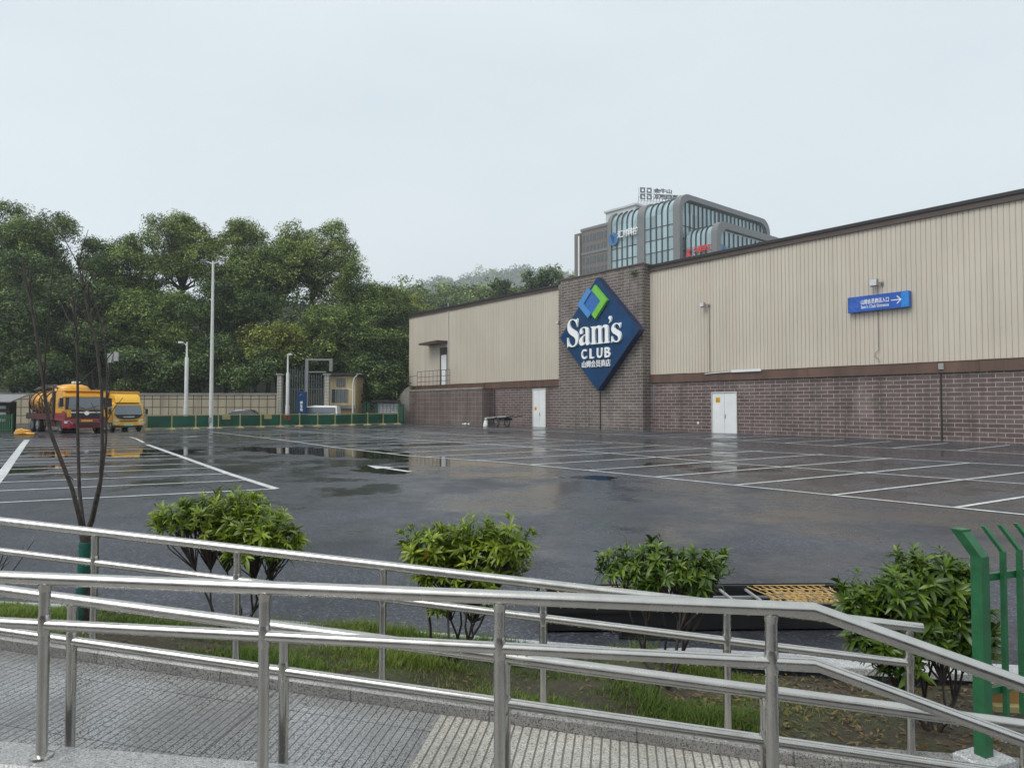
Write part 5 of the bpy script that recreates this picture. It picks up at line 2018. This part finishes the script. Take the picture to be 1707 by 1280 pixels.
# yellow hose bundle beside the truck
yb_ = gnd(40, 724.5)
yh = thing('yellow_hose', 'coiled bright yellow hose lying on the asphalt left of the suction truck', 'hose', yb_)
yh.scale = (.66, .66, .66)
mb = MB()
pts = []
for i in range(80):
    a = i * .38
    pts.append((.75 * math.cos(a) * (1 - .003 * i) - .1, .5 * math.sin(a), .08 + .0042 * i + .03 * math.sin(i)))
mb.tube(pts, .075, 7); mb.tube([(.3, -.3, .12), (.9, -.35, .1), (1.15, -.2, .09)], .11, 8); mb.tube([(-.6, -.2, .42), (-.1, -.2, .55), (.35, -.15, .3)], .08, 7)
obj('coil', mb, M['yellow'], yh, 60)
mb = MB(); mb.tube([(1.15, -.2, .09), (1.35, -.12, .09)], .13, 10); obj('coupling', mb, M['grime'], yh)

# green picket fence and shed at the left edge
lf0 = gnd(19, 722.5)
lf = thing('picket_fence', 'short green steel picket fence at the left edge of the lot', 'fence', lf0, R(176))
for i in range(24):
    mb = MB(); mb.box(.12 * i - .02, .12 * i + .02, -.02, .02, .1, 1.25); obj('picket', mb, M['green'], lf)
for z_ in (.25, 1.05):
    mb = MB(); mb.box(-.05, 2.9, .022, .05, z_ - .025, z_ + .025); obj('rail', mb, M['green'], lf)
mb = MB(); mb.box(-.08, -.021, -.05, .05, 0, 1.3); obj('post', mb, M['green'], lf)
sh = at(22, 690, 50)
sd_ = thing('storage_shed', 'dark shed with a grey green sloping roof at the left edge', 'shed', (sh.x, 50, 0))
s = 50 / F
mb = MB(); mb.box(-6, -.4, .2, .9, 0, 1.7 + 10 * s); obj('wall', mb, M['dark'], sd_)
mb = MB(); mb.loft([[(-6.4, -.4, 1.7 + 8 * s), (.1, -.4, 1.7 + 8 * s), (.1, -.4, 1.7 + 10 * s), (-6.4, -.4, 1.7 + 10 * s)], [(-6.4, 1.3, 1.7 + 20 * s), (.1, 1.3, 1.7 + 20 * s), (.1, 1.3, 1.7 + 22 * s), (-6.4, 1.3, 1.7 + 22 * s)]]); obj('roof', mb, M['greypaint'], sd_)
mb = MB()
for k in range(4): mb.box(-5.5, -.6, .1, .19, .7 + .45 * k, .9 + .45 * k)
obj('shelves', mb, M['bin_grey'], sd_)

# ------------------------------------------------------------------ trees
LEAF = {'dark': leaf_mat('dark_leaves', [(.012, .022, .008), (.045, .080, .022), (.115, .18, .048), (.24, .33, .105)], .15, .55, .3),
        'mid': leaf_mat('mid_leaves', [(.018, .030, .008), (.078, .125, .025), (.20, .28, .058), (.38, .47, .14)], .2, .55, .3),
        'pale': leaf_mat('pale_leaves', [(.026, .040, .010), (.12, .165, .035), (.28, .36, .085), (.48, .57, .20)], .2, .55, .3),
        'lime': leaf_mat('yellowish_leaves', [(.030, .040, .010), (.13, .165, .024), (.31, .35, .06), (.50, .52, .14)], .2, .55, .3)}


def leaf_cloud(centers, radii, counts, size, rr, crown_c):
    V, T = [], []
    for c, r, n in zip(centers, radii, counts):
        d = rr.normal(size=(n, 3))
        d /= np.linalg.norm(d, axis=1)[:, None]
        f = rr.uniform(.25, 1.0, n) ** .55
        p = c + d * (f * r)[:, None] * np.array([1, 1, .72])
        out = (c - crown_c); out = out / (np.linalg.norm(out) + 1e-6)
        nrm = rr.normal(size=(n, 3)) * .6 + d * .75 + out * .3 + np.array([0, 0, .85])
        nrm /= np.linalg.norm(nrm, axis=1)[:, None]
        ref = rr.normal(size=(n, 3))
        a = np.cross(nrm, ref); a /= (np.linalg.norm(a, axis=1)[:, None] + 1e-9)
        b = np.cross(nrm, a)
        l = (size * rr.uniform(.6, 1.35, n))[:, None]
        w_ = l * rr.uniform(.38, .6, n)[:, None]
        v = np.stack([p - a * l * .5, p - b * w_ * .5 + nrm * l * .06, p + a * l * .5, p + b * w_ * .5 + nrm * l * .06], axis=1)
        V.append(v.reshape(-1, 3))
        T.append(np.clip(rr.uniform(-.02, .74) + rr.uniform(-.22, .38, n), 0, 1))
    V = np.concatenate(V); T = np.concatenate(T)
    return V, np.arange(len(V)).reshape(-1, 4), T


def tree(label, px, top, hw_px, Y, bot, leaf, seed, name='broadleaf_tree', dens=1.0, gaps=.25, size=.28, group='trees behind the car park', trunk=True, base_z=0.0, flat=1.0):
    rr = np.random.default_rng(seed)
    s = Y / F
    p = at(px, 690, Y)
    t = thing(name, label, 'tree', (p.x, Y, base_z), 0, group)
    zt = CZ + (679 - top) * s - base_z
    zb = CZ + (679 - bot) * s - base_z
    rx = hw_px * s * 1.1
    rz_ = (zt - zb) / 2 * 1.08
    c0 = np.array([0, 0, (zt + zb) / 2])
    # big limbs carry lobes, lobes carry clumps
    nl = max(8, int(7 + rx * rz_ / 5.5))
    lob = []
    for i in range(nl):
        while True:
            v = rr.uniform(-1, 1, 3)
            if .25 < np.linalg.norm(v) < .92: break
        lob.append((c0 + v * np.array([rx, rx * .8, rz_]) * .86, rr.uniform(.30, .46) * min(rx, rz_) * (1.15 if v[2] < .3 else .9)))
    cs, rs_, ns = [], [], []
    for lc, lr in lob:
        n = int((16 + 8.5 * lr * lr) * dens)
        for k in range(n):
            v = rr.normal(size=3); v /= np.linalg.norm(v)
            if v[2] < -.35 and rr.random() < .6: v[2] *= -1
            c = lc + v * lr * rr.uniform(.55, 1.0) * np.array([1.1, 1.1, .9])
            if c[2] > zt - .2: c[2] = zt - rr.uniform(.2, .9)
            if math.sin(c[0] * 1.1 + seed) * math.sin(c[2] * 1.3 + seed * 2) * math.sin(c[1] + seed) > .72 - gaps: continue
            r = rr.uniform(.45, 1.25)
            cs.append(c); rs_.append(r); ns.append(int(rr.uniform(26, 44) * r * r * (.36 / size) ** 2 * 1.1) + 5)
    V, Q, T = leaf_cloud(cs, rs_, ns, size, rr, c0)
    npmesh('crown', V, Q, LEAF[leaf], t, tint=T)
    mb = MB()
    r0 = .10 + .009 * zt
    fork = np.array([rr.uniform(-.4, .4), 0, zb * .6 + c0[2] * .4])
    mb.tube([(0, 0, -.5), (rr.uniform(-.2, .2), 0, fork[2] * .5), tuple(fork)], [r0 * 1.2, r0, r0 * .8], 9)
    for lc, lr in lob:
        mid = fork * .5 + lc * .5 + rr.normal(size=3) * rx * .08 + np.array([0, 0, -.06 * rz_])
        mb.tube([tuple(fork), tuple(mid), tuple(lc)], [r0 * .55, r0 * .34, r0 * .16], 6, False)
        for k in range(4):
            v = rr.normal(size=3) * np.array([1, 1, .7]); v /= np.linalg.norm(v)
            e_ = lc + v * lr * .95
            mb.tube([tuple(mid * .25 + lc * .75), tuple(lc * .5 + e_ * .5 + np.array([0, 0, .1])), tuple(e_)], [r0 * .15, r0 * .09, .02], 5, False)
    obj('trunk', mb, M['bark'], t, 60)
    return t


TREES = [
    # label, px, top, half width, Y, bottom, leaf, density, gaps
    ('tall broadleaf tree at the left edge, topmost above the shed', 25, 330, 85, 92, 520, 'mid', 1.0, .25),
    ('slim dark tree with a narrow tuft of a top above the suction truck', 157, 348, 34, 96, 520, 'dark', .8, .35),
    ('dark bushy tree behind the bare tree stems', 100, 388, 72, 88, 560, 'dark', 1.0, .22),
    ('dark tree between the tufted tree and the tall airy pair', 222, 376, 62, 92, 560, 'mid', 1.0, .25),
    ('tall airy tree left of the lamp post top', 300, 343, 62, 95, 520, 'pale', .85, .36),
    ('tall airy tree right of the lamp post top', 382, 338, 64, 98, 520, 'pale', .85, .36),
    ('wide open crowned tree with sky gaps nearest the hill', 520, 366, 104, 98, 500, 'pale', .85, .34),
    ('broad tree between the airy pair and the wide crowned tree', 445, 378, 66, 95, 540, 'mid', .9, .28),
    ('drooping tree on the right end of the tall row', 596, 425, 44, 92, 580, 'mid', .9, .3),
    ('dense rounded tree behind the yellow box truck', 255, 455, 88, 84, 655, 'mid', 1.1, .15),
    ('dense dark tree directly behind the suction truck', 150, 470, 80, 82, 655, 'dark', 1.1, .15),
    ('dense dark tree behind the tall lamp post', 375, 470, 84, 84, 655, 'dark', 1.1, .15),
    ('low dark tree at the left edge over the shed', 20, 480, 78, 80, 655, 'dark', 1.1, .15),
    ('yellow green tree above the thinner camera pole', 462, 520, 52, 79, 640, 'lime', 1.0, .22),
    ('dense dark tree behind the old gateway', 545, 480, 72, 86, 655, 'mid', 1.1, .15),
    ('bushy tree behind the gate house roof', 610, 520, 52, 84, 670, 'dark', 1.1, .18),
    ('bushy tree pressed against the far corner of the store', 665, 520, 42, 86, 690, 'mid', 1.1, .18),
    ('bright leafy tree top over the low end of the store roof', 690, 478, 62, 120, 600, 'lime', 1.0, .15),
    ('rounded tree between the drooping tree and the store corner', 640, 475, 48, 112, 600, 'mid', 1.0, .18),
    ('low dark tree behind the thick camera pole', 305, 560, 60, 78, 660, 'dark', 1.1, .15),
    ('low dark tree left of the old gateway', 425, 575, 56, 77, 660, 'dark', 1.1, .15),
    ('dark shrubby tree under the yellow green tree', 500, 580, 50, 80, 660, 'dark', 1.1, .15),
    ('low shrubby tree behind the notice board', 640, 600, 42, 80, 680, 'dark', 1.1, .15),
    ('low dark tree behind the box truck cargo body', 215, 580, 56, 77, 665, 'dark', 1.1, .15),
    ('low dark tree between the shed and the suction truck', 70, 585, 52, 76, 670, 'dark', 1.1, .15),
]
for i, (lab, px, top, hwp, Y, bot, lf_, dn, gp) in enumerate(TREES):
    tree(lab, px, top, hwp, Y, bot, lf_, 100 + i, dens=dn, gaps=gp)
# two loose crowned trees beyond the store roof
tree('loose dark crowned tree standing out before the misty hill beside the office block', 905, 432, 40, 150, 500, 'dark', 201, dens=.5, gaps=.45, size=.5, group='trees beyond the store roof')
tree('small dark tree before the misty hill left of the loose crowned tree', 838, 462, 20, 150, 510, 'dark', 202, dens=.6, gaps=.4, size=.5, group='trees beyond the store roof')
tree('pale tree low beside the office block behind the roof line', 945, 452, 26, 165, 510, 'mid', 203, dens=.7, gaps=.3, size=.5, group='trees beyond the store roof')

# ------------------------------------------------------------------ wooded slopes behind
def ridge(name, Y, pts, depth, label, n=80, fall=.5):
    """a hill whose crest follows real heights at distance Y and falls away towards and from the camera"""
    mb = MB()
    xs = [at(x, y, Y).x for x, y in pts]; zs = [at(x, y, Y).z for x, y in pts]
    m_ = 14
    H_ = []
    for i in range(n + 1):
        x = xs[0] + (xs[-1] - xs[0]) * i / n
        z = float(np.interp(x, xs, zs))
        for j in range(m_ + 1):
            v = -1 + 2 * j / m_
            k = max(0, math.cos(v * math.pi / 2)) ** 1.2
            mb.v.append((x, Y + v * depth, -1 + (z + 1) * k))
    for i in range(n):
        for j in range(m_):
            a = i * (m_ + 1) + j
            mb.f.append((a, a + m_ + 1, a + m_ + 2, a + 1))
    tag(obj(name, mb, M['hill'], smooth=80), label, 'hill', kind='structure')
    return xs, zs


def woods(name, Y, xs, zs, depth, n, size, leaf, seed, label, rad):
    rr = np.random.default_rng(seed)
    cs, rs_, ns = [], [], []
    for i in range(n):
        x = rr.uniform(xs[0], xs[-1])
        v = rr.uniform(-.75, .1)
        z = float(np.interp(x, xs, zs))
        k = max(0, math.cos(v * math.pi / 2)) ** 1.2
        r = rr.uniform(.6, 1.25) * rad
        c = np.array([x, Y + v * depth, -1 + (z + 1) * k + rr.uniform(-.35, .45) * rad])
        for q in range(5):
            cs.append(c + rr.normal(size=3) * r * .5 * np.array([1, 1, .7])); rs_.append(r * .5); ns.append(26)
    V, Q, T = leaf_cloud(cs, rs_, ns, size, rr, np.array([0, Y, -200.]))
    tag(npmesh(name, V, Q, LEAF[leaf], None, tint=T), label, 'wood', kind='stuff')


xs, zs = ridge('near_slope', 128, [(-500, 520), (0, 505), (300, 500), (540, 510), (600, 530), (640, 545), (760, 570), (860, 620), (960, 665)], 38, 'wooded slope behind the row of trees')
woods('slope_woods', 128, xs, zs, 38, 700, .62, 'dark', 31, 'dark woodland on the slope behind the tall trees', 3.0)
xs, zs = ridge('middle_hill', 260, [(380, 580), (540, 530), (640, 502), (700, 494), (760, 494), (840, 500), (900, 504), (980, 530), (1100, 610)], 80, 'middle wooded hill beyond the store roof')
woods('middle_woods', 260, xs, zs, 80, 620, 1.1, 'mid', 32, 'green woodland on the middle hill above the low end of the roof', 5.0)
xs, zs = ridge('far_hill', 1350, [(420, 600), (560, 550), (660, 492), (720, 482), (770, 474), (820, 462), (860, 458), (905, 459), (950, 463), (1010, 480), (1150, 550)], 250, 'far misty hill')
woods('far_woods', 1350, xs, zs, 250, 900, 5.0, 'mid', 33, 'misty woodland covering the far hill', 16.0)
# pale house on the hill
hp = at(806, 491, 395)
hs = thing('hill_house', 'small pale flat roofed house on the misty hillside', 'house', hp, R(8))
s = 395 / F
mb = MB(); mb.box(-14 * s, 10 * s, 0, 8, -14, 7 * s); obj('wall', mb, M['offwhite'], hs)
mb = MB(); mb.box(-18 * s, 14 * s, -2, 9, 7.1 * s, 9 * s); obj('roof', mb, M['pent'], hs)
for k in range(4):
    mb = MB(); mb.box((-11 + 6 * k) * s, (-8 + 6 * k) * s, -.15, -.02, 1 * s, 5 * s)
    obj('window', mb, M['windowdark'], hs)

# ------------------------------------------------------------------ damp air
mb = MB(); mb.box(-760, 760, -34, 1760, -2.4, 330)
me = bpy.data.meshes.new('haze'); me.from_pydata(mb.v, [], mb.f)
m = bpy.data.materials.new('haze_air'); m.use_nodes = True
nt = m.node_tree
nt.nodes.remove(nt.nodes['Principled BSDF'])
pv = N(nt, 'ShaderNodeVolumePrincipled', inp={'Color': (.90, .95, 1.0, 1), 'Density': .0004, 'Anisotropy': .2})
L(nt, pv.outputs[0], nt.nodes['Material Output'].inputs['Volume'])
me.materials.append(m)
hz = link(bpy.data.objects.new('haze', me))
tag(hz, 'thin grey rain haze in the air', 'haze', kind='stuff')
